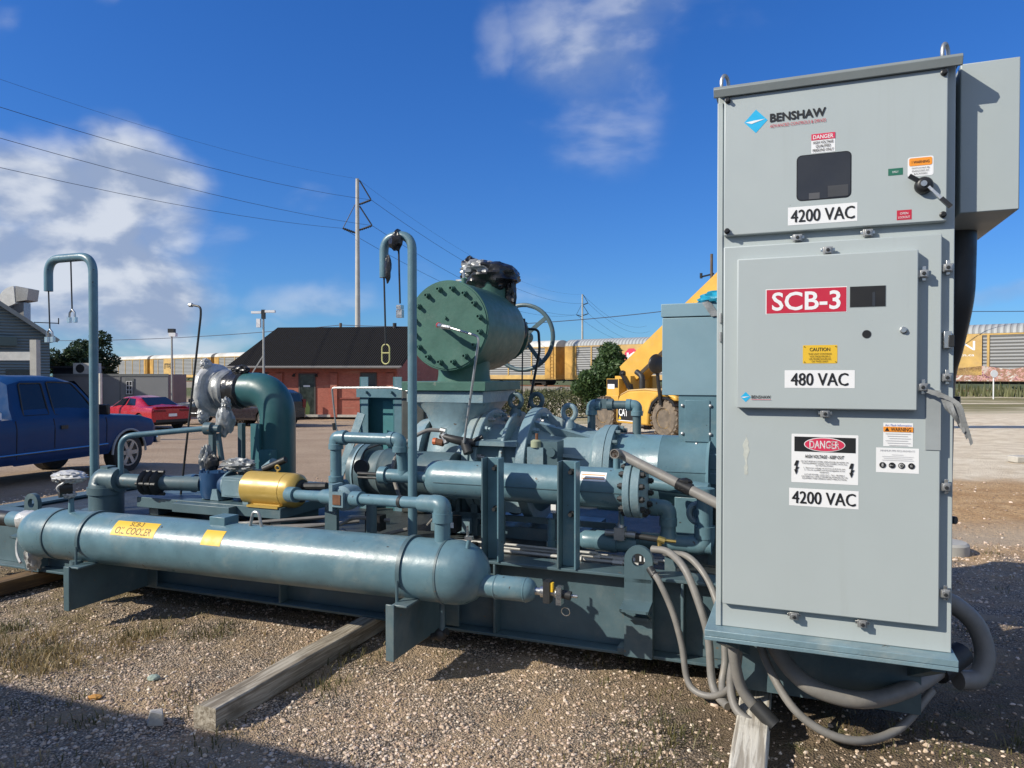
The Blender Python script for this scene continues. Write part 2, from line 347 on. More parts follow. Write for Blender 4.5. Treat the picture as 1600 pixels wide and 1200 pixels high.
# ------------------------------------------------------------------ ground
def ground_mat():
    m = bpy.data.materials.new('yard_ground'); m.use_nodes = True; t = NT(m.node_tree); b = t.n['Principled BSDF']
    co = t.new('ShaderNodeTexCoord').outputs['Object']; sx = t.new('ShaderNodeSeparateXYZ'); t.l.new(co, sx.inputs[0]); X, Y = sx.outputs[0], sx.outputs[1]
    vo = t.new('ShaderNodeTexVoronoi'); t.l.new(co, vo.inputs['Vector']); vo.inputs['Scale'].default_value = 95
    vo2 = t.new('ShaderNodeTexVoronoi'); t.l.new(co, vo2.inputs['Vector']); vo2.inputs['Scale'].default_value = 17
    big = t.noise(co, .35, 5, .6); mid = t.noise(co, 2.3, 6, .65); fine = t.noise(co, 28, 4, .7)
    hsv = t.new('ShaderNodeSeparateColor'); t.l.new(vo.outputs['Color'], hsv.inputs[0])
    stone = t.mix(hsv.outputs[0], (.32, .235, .165), (.8, .64, .48)); stone = t.mix(t.ramp(hsv.outputs[1], .6, .9), stone, (.27, .24, .21))
    stone = t.mix(t.ramp(vo.outputs['Distance'], .25, .75), stone, (.09, .07, .05))
    dirt = t.mix(fine, (.24, .165, .1), (.52, .39, .255))
    near = t.mix(t.ramp(mid, .38, .62), stone, dirt)
    # brown lived-in soil with moss beside the skid on the right
    rsoil = t.math('MULTIPLY', t.ramp(t.math('ADD', X, t.math('MULTIPLY', mid, .9)), .6, 1.5), t.ramp(t.math('ADD', Y, mid), 5.8, 3.6))
    soil = t.mix(fine, (.05, .038, .024), (.17, .125, .08)); soil = t.mix(t.ramp(t.noise(co, 5, 5, .7), .52, .66), soil, (.07, .075, .025)); soil = t.mix(t.ramp(t.noise(co, 9, 5, .75), .6, .7), soil, (.42, .37, .3))
    near = t.mix(t.math('MULTIPLY', rsoil, .85), near, soil)
    # green-brown turf at the left front
    lturf = t.math('MULTIPLY', t.ramp(t.math('ADD', X, t.math('MULTIPLY', big, 2)), -.4, -2.2), t.ramp(mid, .42, .6))
    near = t.mix(t.math('MULTIPLY', lturf, .7), near, t.mix(fine, (.07, .06, .025), (.2, .16, .075)))
    # the lot on the left: pinkish brown packed gravel
    lot = t.mix(t.ramp(big, .3, .7), (.36, .255, .17), (.47, .35, .24)); lot = t.mix(t.math('MULTIPLY', t.ramp(t.noise(co, 16, 6, .8), .45, .7), .7), lot, (.2, .135, .085)); lot = t.mix(t.math('MULTIPLY', t.ramp(t.noise(co, 21, 5, .8), .55, .75), .7), lot, (.56, .44, .32))
    lot = t.mix(t.math('MULTIPLY', t.ramp(t.noise(t.vmath('MULTIPLY', co, (.5, 1.1, 1)), .8, 6, .65), .45, .75), .5), lot, (.48, .365, .26))
    c = t.mix(t.ramp(Y, 7.5, 12), near, lot)
    # the lot on the right: pale sand, orange soil nearer
    sand = t.mix(t.ramp(mid, .3, .7), (.62, .5, .34), (.84, .73, .55)); sand = t.mix(t.ramp(t.noise(co, 13, 5, .7), .55, .85), sand, (.42, .34, .25))
    clay = t.mix(t.ramp(mid, .3, .7), (.46, .27, .12), (.62, .41, .21)); clay = t.mix(t.ramp(fine, .45, .7), clay, (.2, .12, .065))
    right = t.mix(t.ramp(t.math('ADD', Y, t.math('MULTIPLY', big, 5)), 13, 15.5), clay, sand)
    rm = t.math('MULTIPLY', t.ramp(t.math('ADD', X, t.math('MULTIPLY', big, 2.0)), 2.2, 4.4), t.ramp(t.math('ADD', Y, t.math('MULTIPLY', mid, 1.5)), 6.9, 7.9))
    c = t.mix(rm, c, right)
    pale = t.math('MULTIPLY', t.ramp(X, 3.2, 4.4), t.math('MULTIPLY', t.ramp(Y, 6.6, 7.3), t.ramp(Y, 8.6, 7.4)))
    c = t.mix(t.math('MULTIPLY', pale, .6), c, t.mix(fine, (.4, .34, .25), (.55, .48, .38)))
    # dry grass verge and weeds before the railway
    verge = t.math('MULTIPLY', t.ramp(t.math('ADD', Y, t.math('MULTIPLY', mid, 8)), 33, 41), t.ramp(X, -4, 8))
    vg = t.mix(t.noise(co, 1.6, 6, .7), (.1, .11, .035), (.34, .28, .14))
    c = t.mix(t.math('MULTIPLY', verge, t.ramp(t.noise(t.vmath('MULTIPLY', co, (.2, 1, 1)), .5, 4), .38, .55)), c, vg)
    far = t.ramp(Y, 70, 95); c = t.mix(far, c, t.mix(big, (.07, .09, .03), (.16, .16, .07)))
    t.l.new(c, b.inputs['Base Color']); b.inputs['Roughness'].default_value = .92; b.inputs['Specular IOR Level'].default_value = .25
    h = t.math('ADD', t.math('MULTIPLY', vo.outputs['Distance'], -.35), t.math('ADD', t.math('MULTIPLY', fine, .6), t.math('MULTIPLY', vo2.outputs['Distance'], -.35)))
    bn = t.new('ShaderNodeBump'); bn.inputs['Strength'].default_value = .9; bn.inputs['Distance'].default_value = .03
    t.l.new(h, bn.inputs['Height']); t.l.new(bn.outputs[0], b.inputs['Normal']); return m
def gnoise(x, y):
    if y > 14: return .02*noise.noise(Vector((x*.4, y*.4, 0)))
    k = sstep(14, 9, y)
    r_ = .035*sstep(2.2, 3.5, x)*noise.noise(Vector((x*1.1, y*2.3, 8))) if x > 2.2 and y > 5 else 0
    return r_+.02*noise.noise(Vector((x*.9, y*.9, 3)))+k*(.018*noise.noise(Vector((x*3.1, y*3.1, 0)))+.008*noise.noise(Vector((x*11, y*11, 5))))
def gh(x, y): return gz(x, y)+gnoise(x, y)
def axis_pts(lo, mid0, mid1, hi, step, grow):
    a = [mid0]
    while a[-1] < mid1: a.append(a[-1]+step)
    st = step
    while a[-1] < hi: st *= grow; a.append(a[-1]+st)
    st = step; bfr = [mid0]
    while bfr[-1] > lo: st *= grow; bfr.append(bfr[-1]-st)
    return bfr[:0:-1]+a
gx = axis_pts(-900, -4.0, 3.4, 900, .05, 1.09); gy = axis_pts(-60, 2.4, 7.0, 1500, .05, 1.09)
gm = MB(ground_mat()); nx = len(gx)
gm.add([(x, y, gh(x, y)) for y in gy for x in gx], [(j*nx+i, j*nx+i+1, (j+1)*nx+i+1, (j+1)*nx+i) for j in range(len(gy)-1) for i in range(nx-1)])
tag(gm.build('ground', smooth=180), kind='structure')

# ================================================================== THE SKID
def ibeam(mb, p0, p1, y, z0, z1, fl=.18, tf=.018, tw=.012, axis='x'):
    """I-beam along x (or y) centred at y (or x)"""
    def B(a0, a1, b0, b1, c0, c1):
        if axis == 'x': mb.box(a0, a1, b0, b1, c0, c1)
        else: mb.box(b0, b1, a0, a1, c0, c1)
    B(p0, p1, y-fl/2, y+fl/2, z0, z0+tf); B(p0, p1, y-fl/2, y+fl/2, z1-tf, z1); B(p0, p1, y-tw/2, y+tw/2, z0+tf, z1-tf)
SK0, SK1, SKD = -5.4, 1.12, 2.25
sk = thing('steel_skid', 'long blue steel beam skid with lifting lugs lying on timbers and carrying all the machinery', 'skid', (-1.4, 1.1, 0))
m = MB(BLUE_D); ibeam(m, SK0, SK1, .09, .09, .53); m.box(-.12, -.06, -.012, .09, .108, .135)
m.box(.22, .235, .0, .084, .108, .512); m.box(-2.4, -2.385, .0, .084, .108, .512); m.box(-.86, -.845, .0, .084, .108, .512); m.build('side_beam', sk, bevel=.004)
m = MB(BLUE_D); ibeam(m, SK0, SK1, SKD-.09, .09, .53); m.build('side_beam', sk)
for u in (SK0+.09, SK1-.09):
    m = MB(BLUE_D); ibeam(m, .19, SKD-.19, u, .09, .53, axis='y'); m.build('end_beam', sk)
for u in (-3.5, -2.2, -1.1, -.2, .9):
    m = MB(BLUE_D); ibeam(m, .19, SKD-.19, u, .12, .49, .15, axis='y'); m.build('cross_beam', sk)
DECK = mat('deck_plate', (.03, .036, .036), .5, 0, .4, 3, .5, 55, dust=(.09, .085, .07), dustk=.5)
m = MB(DECK); m.box(SK0+.19, SK1-.19, .19, SKD-.19, .492, .5); m.build('deck_plate', sk)
def lug(u, nm):
    m = MB(BLUE_D); n = 16; wd, r, zc, hr = .076, .076, .625, .036
    out = [(u-wd, .1), (u+wd, .1)]+[(u+wd*math.cos(a), zc+r*math.sin(a)) for a in [math.pi*i/n for i in range(n+1)]]
    # plate with a round eye, as two halves joined by strips
    yo, yi = -.035, -.002
    hole = [(u+hr*math.cos(2*math.pi*i/24), zc+hr*math.sin(2*math.pi*i/24)) for i in range(24)]
    rim = []
    for i in range(24):
        a = 2*math.pi*i/24; c, s_ = math.cos(a), math.sin(a)
        if s_ >= -.01: rim.append((u+wd*c, zc+r*s_))
        else:
            k = min(wd/abs(c) if abs(c) > 1e-6 else 9, .12/abs(s_)); rim.append((u+c*k, zc+s_*k))
    for y, flip in ((yo, 0), (yi, 1)):
        m.add([(p[0], y, p[1]) for p in rim]+[(p[0], y, p[1]) for p in hole], [(i, (i+1) % 24, 24+(i+1) % 24, 24+i) for i in range(24)])
    m.add([(p[0], y, p[1]) for y in (yo, yi) for p in hole], [(i, (i+1) % 24, 24+(i+1) % 24, 24+i) for i in range(24)])
    m.add([(p[0], y, p[1]) for y in (yo, yi) for p in rim], [(i, (i+1) % 24, 24+(i+1) % 24, 24+i) for i in range(24)])
    m.box(u-wd, u+wd, yo, yi, .1, zc-.1)
    m.box(u-wd*.9, u+wd*.9, yi, .05, .13, .5)
    o = m.build(nm, sk, smooth=30)
    f = MB(BLUE_D)    # jacking step: a bent plate
    f.prism([(-.15, .375), (-.035, .395), (-.035, .41), (-.15, .39)], 'x', u-wd, u+wd); f.prism([(-.15, .375), (-.15, .39), (-.035, .33), (-.035, .32)], 'x', u-wd, u-wd+.012)
    f.prism([(-.15, .375), (-.15, .39), (-.035, .33), (-.035, .32)], 'x', u+wd-.012, u+wd); f.box(u-wd+.013, u+wd-.013, -.075, -.036, .315, .33)
    f.build('step_bracket', o)
lug(.0, 'lifting_lug'); lug(-4.72, 'lifting_lug')
# hardware of the cooler: angle brackets standing out from the beam
CZ = lambda u: .52+(u+4.1)*.0115
CV, CR = -.37, .168
for u, z0, z1 in ((-3.57, .1, CZ(-3.57)-CR+.015), (-1.18, .12, CZ(-1.18)-CR+.02)):
    m = MB(BLUE_D); m.box(u, u+.012, -.6, .08, z0, z1); m.box(u-.0, u+.09, -.6, .0, z1, z1+.012); m.box(u+.012, u+.10, -.0, .012, z0, z1); m.box(u-.03, u+.02, -.612, -.6, z0, z1+.012); m.build('cooler_bracket', sk, bevel=.003)
m = MB(BLUE_D); m.box(-4.05, -3.7, .0, .02, .1, .42); m.build('side_plate', sk)

# ---- oil cooler
oc = thing('oil_cooler', 'long horizontal blue-grey cylinder marked OIL COOLER hung low along the front of the skid', 'oil cooler', (-2.4, CV, .53))
ax = Vector((1, 0, .0115)).normalized(); A0 = Vector((-4.1, CV, CZ(-4.1)))
def on(t, ang, r=CR):      # a point on the shell: t metres along, ang degrees from the front over the top
    r_, q_ = MB.frame(ax); a = R(ang); return A0+ax*t+(r_*math.cos(a)+q_*math.sin(a))*r
m = MB(BLUE); L0, L1 = .19, 3.13
m.lathe(A0, ax, [(L0, CR)]+[(L0+(L1-L0)*i/6, CR) for i in range(1, 7)], 56); shell = m.build('shell', oc)
m = MB(BLUE); m.lathe(A0, ax, [(-.14, .0), (-.135, .06), (-.115, .11), (-.075, .147), (-.03, .163), (.02, CR+.003), (.185, CR+.003), (.188, CR-.004)], 48); m.build('end_cap', oc)
m = MB(BLUE); m.lathe(A0, ax, [(3.132, CR-.004), (3.135, CR+.004), (3.2, CR+.003), (3.25, CR-.006), (3.3, CR-.03), (3.335, CR-.065), (3.36, CR-.11), (3.37, .0)], 48); m.build('end_cap', oc)
for t in (.19, 3.135):
    m = MB(BLUE_D); m.lathe(A0, ax, [(t-.008, CR), (t-.006, CR+.007), (t+.006, CR+.007), (t+.008, CR)], 48); m.build('seam_band', oc)
for t, ub in ((.53, -3.57), (2.92, -1.18)):
    m = MB(BLUE_D); m.lathe(A0, ax, [(t-.012, CR+.002), (t-.012, CR+.011), (t+.012, CR+.011), (t+.012, CR+.002)], 40, a0=R(-20), a1=R(200))
    p = on(t, -8, CR+.008); m.cyl(p, (p.x, p.y-.005, p.z-.24), .008, n=8); p = on(t, 188, CR+.008); m.cyl(p, (p.x, p.y, p.z-.2), .008, n=8); m.build('strap', oc)
# right nozzle with its drain valve
m = MB(BLUE); m.lathe(A0+Vector((0, -.01, -.055)), ax, [(3.33, .058), (3.42, .058), (3.425, .062), (3.6, .062), (3.625, .05), (3.64, .028)], 28)
m.torus(A0+Vector((0, -.01, -.055))+ax*3.425, ax, .061, .004, 28, 6); m.torus(A0+Vector((0, -.01, -.055))+ax*3.59, ax, .061, .004, 28, 6); noz = m.build('drain_nozzle', oc)
m = MB(STEEL); q = A0+Vector((0, -.01, -.055))+ax*3.64
m.lathe(q, ax, [(0, .02), (.03, .02), (.032, .03), (.06, .03), (.062, .018), (.1, .018)], 16); m.use(DARK); m.box(q.x+.05, q.x+.085, q.y-.03, q.y+.03, q.z-.05, q.z+.06); m.use(YELLOW); m.box(q.x+.086, q.x+.1, q.y-.025, q.y-.0, q.z+.01, q.z+.055)
m.use(STEEL); m.ball((q.x+.125, q.y, q.z), .03); m.box(q.x+.12, q.x+.148, q.y-.034, q.y+.01, q.z-.05, q.z+.04); m.use(DARK); m.cyl((q.x+.14, q.y, q.z), (q.x+.19, q.y, q.z-.005), .022); m.use(STEEL); m.cyl((q.x+.19, q.y, q.z-.005), (q.x+.225, q.y, q.z-.005), .008)
m.torus((q.x+.165, q.y-.01, q.z-.085), (0, 1, .2), .022, .0022, 20, 5); m.build('drain_valve', noz)
# left nozzle wrapped in plastic
m = MB(BLUE); p = A0+Vector((-.02, 0, .07)); m.lathe(p, -ax, [(0, .06), (.2, .056), (.32, .056), (.33, .05)], 24); m.use(DARK); m.lathe(p-ax*.33, -ax, [(0, .052), (.25, .058)], 20); nl = m.build('inlet_nozzle', oc)
m = MB(PLASTIC); b0 = len(m.v); m.tube([p-ax*(.0+.2*i/8) for i in range(9)], [.066+.006*(i % 2) for i in range(9)], 24)
for i in range(b0, len(m.v)):
    v = Vector(m.v[i]); m.v[i] = tuple(v+Vector((noise.noise(v*30), noise.noise(v*34+Vector((9, 0, 0))), noise.noise(v*28)))*.009)
m.crumple((-4.19, CV-.02, .36), .055, .8, .8, 1.7, .35, 2.6, 3); m.tube(spline([(-4.22, CV-.07, .56), (-4.24, CV-.1, .47), (-4.2, CV-.13, .39), (-4.12, CV-.16, .34)], 5), .009, 6); m.build('plastic_wrap', nl)
# top left: instrument wrapped in plastic on a stub
m = MB(BLUE); p = on(.3, 80); m.cyl(p-Vector((0, 0, .01)), p+Vector((0, 0, .09)), .02, .016); st = m.build('instrument', oc)
m = MB(BLACK); m.lathe((p.x-.055, p.y-.05, p.z+.165), (.5, .86, .02), [(0, .0), (0, .068), (.075, .068), (.075, .0)], 24); m.cyl(p+Vector((0, 0, .085)), p+Vector((0, 0, .13)), .016); m.build('gauge', st)
m = MB(PLASTIC); m.crumple((p.x-.02, p.y, p.z+.235), .085, 1.3, .9, .42, .3, 2.7, 5); m.crumple((p.x-.005, p.y-.01, p.z+.115), .035, 1, 1, .5, .4, 3, 8); m.tube(spline([(p.x+.02, p.y-.06, p.z+.21), (p.x-.02, p.y-.085, p.z+.17), (p.x, p.y-.05, p.z+.12)], 4), .009, 6); m.build('plastic_wrap', st)
# signs on the shell
def shellmap(t0, a0):
    def f(x, y): return on(t0+x, a0+math.degrees(y/CR), CR+.0025)
    return f
m = MB(YELLOW); n = 8; TT, AA, WW, HH = .99, 42, .365, .105
vs = [on(TT-WW/2+WW*j, AA+math.degrees((-HH/2+HH*i/n)/CR), CR+.0015) for j in (0, 1) for i in range(n+1)]
m.add(vs, [(i, i+1, n+2+i, n+1+i) for i in range(n)]); m.use(mat('faded_ink', (.1, .055, .02), .6))
m.text('OIL COOLER', lambda x, y: shellmap(TT, AA)(x, y-.018), .045, .3); m.text('SCB-3', lambda x, y: shellmap(TT, AA)(x, y+.032), .034, .11); m.build('sign', shell)
m = MB(YELLOW); vs = [on(1.63+.075*j, 38+math.degrees((-.05+.1*i/n)/CR), CR+.0015) for j in (-1, 1) for i in range(n+1)]
m.add(vs, [(i, i+1, n+2+i, n+1+i) for i in range(n)]); m.use(ORANGE); vs = [on(1.63+.06*j, 38+math.degrees((-.015+.05*i/n)/CR), CR+.003) for j in (-1, 1) for i in range(n+1)]; m.build('sticker', shell)
m = MB(BLUE); p = on(1.62, 78); m.box(p.x-.09, p.x+.03, p.y-.02, p.y+.1, p.z-.02, p.z+.045); m.build('mounting_pad', shell, bevel=.004)
m = MB(ZINC); p = on(1.86, 82); m.tube(fillet([p+Vector((-.045, 0, -.01)), p+Vector((-.02, 0, .085)), p+Vector((.02, 0, .085)), p+Vector((.045, 0, -.01))], .03), .009, 8); m.build('lifting_eye', shell)
m = MB(BLUE); p = on(3.27, 75, CR-.02); m.cyl(p, p+Vector((.01, 0, .05)), .012); m.use(STEEL); m.box(p.x-.012, p.x+.03, p.y-.012, p.y+.012, p.z+.045, p.z+.065); m.cyl(p+Vector((0, 0, .06)), p+Vector((0, 0, .12)), .006); m.build('vent_valve', oc)
m = MB(BLUE_D); p = on(3.1, -88, CR-.01); m.cyl(p, p-Vector((0, 0, .17)), .016); m.use(DARK); m.ball((p.x-.01, p.y, p.z-.19), .035); m.cyl((p.x-.06, p.y, p.z-.21), (p.x+.03, p.y, p.z-.17), .02); m.build('drain_stub', oc)
m = MB(BLUE_D); p = on(.46, -88, CR-.01); m.cyl(p+Vector((-.02, -.1, .02)), p+Vector((-.02, -.1, -.17)), .04); m.build('drain_pot', oc)

# ---- gooseneck posts and the clamp rods hanging from them
def goose(u, v, zb, zt, reach, drop, r, label):
    t = thing('gooseneck_post', label, 'pipe post', (u, v, zb), 'gooseneck pipe posts on the skid')
    m = MB(BLUE); m.tube(fillet([(u, v, zb), (u, v, zt), (u-reach, v, zt), (u-reach, v, drop)], .15, 10), r, 18); m.build('pipe', t)
    m = MB(BLUE_D); m.lathe((u, v, zb-.01), (0, 0, 1), [(0, .1), (.015, .1), (.015, r)], 20); m.build('base_plate', t); return t
g1 = goose(-4.64, .45, .5, 2.6, .53, 2.33, .035, 'left gooseneck pipe post with two plain rods hanging from its hook')
g2 = goose(-1.475, .15, .5, 2.5, .205, 2.24, .029, 'right gooseneck pipe post with black tape on its hook')
m = MB(BAG); m.torus((-1.575, .15, 2.498), (1, 0, 0), .035, .012, 14, 6); m.crumple((-1.575, .12, 2.46), .035, 1, .7, 1.2, .5, 3, 2, 14, 10); m.crumple((-1.63, .115, 2.29), .025, .7, .5, 2.6, .5, 3, 4, 14, 10); m.build('black_tape', g2)
def rod(u, v, z1, z0, label, kind):
    t = thing('hanging_rod', label, 'rod', (u, v, z0), 'clamp rods hanging from the gooseneck posts')
    m = MB(DARK); m.cyl((u, v, z1), (u+.012, v, z0+.07), .006, n=8)
    m.build('rod', t); c = MB(STEEL)
    if kind == 'fork':
        for s in (-1, 1): c.tube([(u+.012, v, z0+.075), (u+.012+s*.03, v, z0+.05), (u+.012+s*.035, v, z0)], .009, 8); c.box(u+.012+s*.035-.016, u+.012+s*.035+.016, v-.012, v+.012, z0-.035, z0+.01)
    elif kind == 'ring':
        c.use(YELLOW); c.mats = [mat('pale_yellow_wire', (.5, .48, .2), .5)]; c.cur = 0
        c.tube([(u+.012+.028*math.cos(a), v, z0+.01+.028*math.sin(a)+(.035 if math.sin(a) > 0 else -.035)) for a in [2*math.pi*(i+.5)/24 for i in range(24)]], .0045, 6, closed=True)
        c.box(u-.016, u+.04, v-.004, v+.004, z0+.015, z0+.022)
    else:
        c.box(u-.008, u+.032, v-.015, v+.015, z0-.02, z0+.03); c.box(u-.004, u+.028, v-.02, v+.02, z0+.034, z0+.06)
    c.build('clamp', t)
rod(-5.17, .45, 2.335, 1.93, 'thin rod with a forked steel clamp under the open end of the left gooseneck', 'fork')
rod(-4.9, .45, 2.6, 2.09, 'short thin rod with a steel clamp under the top of the left gooseneck', 'fork')
rod(-1.68, .15, 2.245, 1.74, 'thin rod with a yellow wire loop under the open end of the right gooseneck', 'ring')
rod(-1.575, .15, 2.52, 2.0, 'thin rod with a silver block under the top of the right gooseneck', 'block')

# ---- pump set on its base
ps = thing('pump_set', 'blue pump with gold electric motor on a flat grey-blue base frame', 'pump', (-3.1, .5, .5))
m = MB(BLUE_D); m.box(-4.0, -2.6, .38, .95, .57, .65); m.box(-3.55, -3.0, .3, .379, .575, .643); m.box(-3.95, -3.85, .45, .9, .5, .57); m.box(-2.75, -2.65, .45, .9, .5, .57); m.build('base_frame', ps, bevel=.004)
m = MB(PUMPB); pc = (-3.36, .55, .765)
m.lathe((-3.36, .55, .66), (0, 0, 1), [(0, .05), (.0, .1), (.05, .115), (.13, .115), (.17, .12), (.2, .12), (.2, .08), (.21, .02)], 28); m.lathe((-3.27, .55, .765), (1, 0, 0), [(0, .085), (.05, .1), (.07, .1), (.07, .06)], 24)
for i in range(8): a = i*math.pi/4+.2; m.cyl((-3.36+.105*math.cos(a), .55+.105*math.sin(a), .84), (-3.36+.105*math.cos(a), .55+.105*math.sin(a), .88), .012, n=8)
m.lathe((-3.42, .53, .765), (-1, -.25, 0), [(0, .06), (.1, .055), (.1, .07), (.12, .07)], 20); m.build('pump_body', ps)
m = MB(BLUE_L); m.box(-3.45, -3.25, .5, .62, .645, .68); m.prism([(-3.32, .655), (-3.24, .655), (-3.26, .74), (-3.3, .74)], 'y', .45, .6); m.build('foot', ps); m = MB(BLUE_L); m.box(-2.98, -2.93, .42, .6, .65, .74); m.build('foot', ps)
m = MB(BLUE_L); m.box(-3.2, -2.99, .44, .64, .69, .84); m.cyl((-3.2, .54, .77), (-3.215, .54, .77), .1, n=24); m.box(-3.17, -3.02, .436, .44, .7, .82); m.build('coupling_guard', ps, bevel=.01)
m = MB(GOLD); m.lathe((-2.99, .5, .765), (1, 0, 0), [(0, .0), (0, .112), (.015, .126), (.1, .127), (.36, .127), (.363, .124), (.366, .127), (.43, .127), (.46, .118), (.485, .09), (.485, .0)], 40); mot = m.build('motor', ps)
m = MB(GOLD); m.box(-2.9, -2.62, .37, .46, .645, .66); m.box(-2.9, -2.62, .55, .63, .645, .66); m.prism([(-2.88, .66), (-2.64, .66), (-2.66, .69), (-2.86, .69)], 'y', .42, .46); m.build('motor_foot', mot)
m = MB(GOLD); m.torus((-2.72, .5, .925), (0, 1, .3), .02, .006, 18, 6); m.cyl((-2.72, .5, .885), (-2.72, .5, .908), .008); m.build('eyebolt', mot)
m = MB(DARK); m.lathe((-2.51, .5, .765), (1, 0, 0), [(0, .07), (.01, .085), (.02, .07), (.02, 0)], 24);  m.cyl((-2.5, .5, .8), (-2.3, .52, .81), .028, n=10); m.build('fan_end', mot)
m = MB(DARK); m.cyl((-2.95, .62, .89), (-2.76, .64, .97), .026, n=12); m.build('cable_gland', mot)
m = MB(BLUE_L); m.cyl((-3.0, .7, .87), (-2.9, .68, .93), .045, n=14); m.box(-3.2, -3.0, .62, .75, .84, .87); m.build('junction_box', mot)
m = MB(PLASTG); m.crumple((-3.52, .62, .94), .07, .6, .6, 1.2, .5, 2.4, 11); m.crumple((-3.2, .62, .91), .09, 1.3, .8, .45, .5, 2.6, 12); m.use(DARK); m.crumple((-3.44, .6, .92), .06, .7, .7, .9, .4, 3, 13, 16, 10); m.build('plastic_wrap', ps)

ps.location += Vector((-.09*CA, .09*SA, 0))

# ---- stand with a wrapped valve behind the pump
vs_ = thing('wrapped_valve_stand', 'valve wrapped in silver plastic on thin upright steel legs behind the blue pump', 'valve stand', (-3.3, .75, .5))
for u, v in ((-3.45, .8), (-3.28, .95)):
    m = MB(BLUE_D); m.box(u-.022, u+.022, v-.022, v+.022, .5, 1.21); m.build('leg', vs_)
m = MB(TEALP); m.box(-3.17, -3.08, .93, .96, .5, 1.21); m.box(-3.06, -2.94, .9, .98, .8, 1.0); m.build('leg', vs_)
m = MB(BLUE_D); m.lathe((-3.33, .6, 1.19), (1, .2, 0), [(0, .05), (.06, .05), (.06, .03), (.12, .03)], 16); m.cyl((-3.25, .65, 1.15), (-3.22, .66, .93), .022, n=10); m.build('valve', vs_)
m = MB(PLASTG); m.crumple((-3.24, .72, 1.24), .068, 1.0, .9, 1.55, .25, 1.7, 21); m.crumple((-3.23, .72, 1.37), .038, .9, .8, 1.5, .35, 2.0, 22); m.use(PLASTG); m.build('plastic_wrap', vs_)

vs_.location += Vector((-.27*CA, .27*SA, 0))

# ---- bent pipe from the left elbow up to the wrapped valve
t = thing('bent_pipe', 'thin blue pipe rising from the left elbow then bending level to the wrapped valve', 'pipe', (-4.2, .35, .5))
m = MB(BLUE); m.tube(fillet([(-4.2, .33, .76), (-4.2, .33, 1.13), (-3.6, .6, 1.19)], .1, 8), .022, 14); m.build('pipe', t)
t = thing('elbow_pipe', 'fat blue riser elbow with a ribbed black coupling feeding the blue pump', 'pipe', (-4.35, .33, .5))
m = MB(BLUE_D); m.lathe((-4.36, .33, .45), (0, 0, 1), [(0, .128), (.22, .128), (.22, .14), (.275, .14), (.275, .128)], 28)
el = fillet([(-4.36, .33, .72), (-4.36, .33, .78), (-4.2, .33, .785)], .1, 8); m.tube(el, [.13-.035*i/(len(el)-1) for i in range(len(el))], 24)
m.tube([(-4.22, .33, .78), (-3.95, .36, .775), (-3.55, .5, .765)], .058, 20); m.box(-4.38, -4.3, .29, .37, .85, .89); m.build('elbow', t)
m = MB(DARK)
for k in range(3): p = Vector((-3.96+.055*k, .355+.008*k, .775)); m.lathe(p, (1, .12, 0), [(-.02, .055), (-.018, .085), (-.005, .098), (.008, .085), (.02, .06)], 20)
for a in (0, 90, 180, 270): m.cyl((-3.98, .36+.085*math.cos(R(a)), .775+.085*math.sin(R(a))), (-3.8, .38+.085*math.cos(R(a)), .775+.085*math.sin(R(a))), .014, n=8)
m.build('coupling', t)

# ---- thin bent steel rod standing on the pump base
t = MB(DARK); t.tube(fillet([(-3.86, .6, .65), (-3.64, .6, 2.09), (-3.64, .6, 2.16), (-3.73, .6, 2.175)], .05, 6), .0085, 8); t.use(ZINC); t.lathe((-3.72, .6, 2.174), (-1, 0, .1), [(0, .008), (.01, .017), (.035, .017), (.045, .008)], 10)
tag(t.build('bent_rod', at=(-3.86, .6, .65)), 'thin dark leaning rod with a bent tip standing beside the blue pump', 'rod')

# ---- big elbow pipe with its mouth wrapped
be = thing('large_elbow_pipe', 'wide dark teal elbow pipe with its open mouth wrapped in grey plastic', 'pipe', (-3.2, 1.1, .5))
pth = fillet([(-3.3, 1.1, .45), (-3.3, 1.1, 1.49), (-3.8, 1.1, 1.49)], .38, 16); BZ = 1.49
m = MB(TEAL); m.tube(pth, .146, 36); m.lathe((-3.3, 1.1, .5), (0, 0, 1), [(0, .25), (.03, .25), (.03, .15)], 32); m.build('elbow', be)
def rough(m, b0, k, f):
    for i in range(b0, len(m.v)):
        v = Vector(m.v[i]); m.v[i] = tuple(v+Vector((noise.noise(v*f), noise.noise(v*f*1.3+Vector((5, 0, 0))), noise.noise(v*f*1.15+Vector((0, 7, 0)))))*k)
m = MB(BAG); b0 = len(m.v); m.lathe((-3.62, 1.1, BZ), (-1, 0, 0), [(0, .148), (.02, .165), (.05, .158), (.08, .17), (.11, .16), (.15, .165), (.16, .15)], 30); rough(m, b0, .013, 14)
m.crumple((-3.66, 1.06, BZ+.17), .055, 1.3, .6, .6, .4, 2.5, 31); m.tube(spline([(-3.7, .95, BZ-.09), (-3.68, .93, BZ-.16), (-3.69, .94, BZ-.2)], 3), .018, 8); m.build('black_wrap', be)
m = MB(PLASTG); b0 = len(m.v); m.lathe((-3.77, 1.1, BZ), (-1, 0, 0), [(0, .16)]+[(.02*i, .168+.006*math.sin(i*1.9)) for i in range(1, 8)], 48); rough(m, b0, .012, 10)
m.use(PLASTIC); b0 = len(m.v); m.lathe((-3.93, 1.1, BZ-.005), (-1, 0, 0), [(-.03, .165), (.0, .175), (.01, .215), (.03, .232), (.06, .236), (.085, .225), (.1, .19), (.11, .1), (.11, 0)], 60); rough(m, b0, .014, 8)
m.crumple((-3.98, 1.0, BZ+.22), .045, .8, 1, .9, .3, 2.4, 34); m.crumple((-3.99, .98, BZ-.22), .05, .7, 1, 1.3, .3, 2.4, 35); m.build('plastic_cover', be)

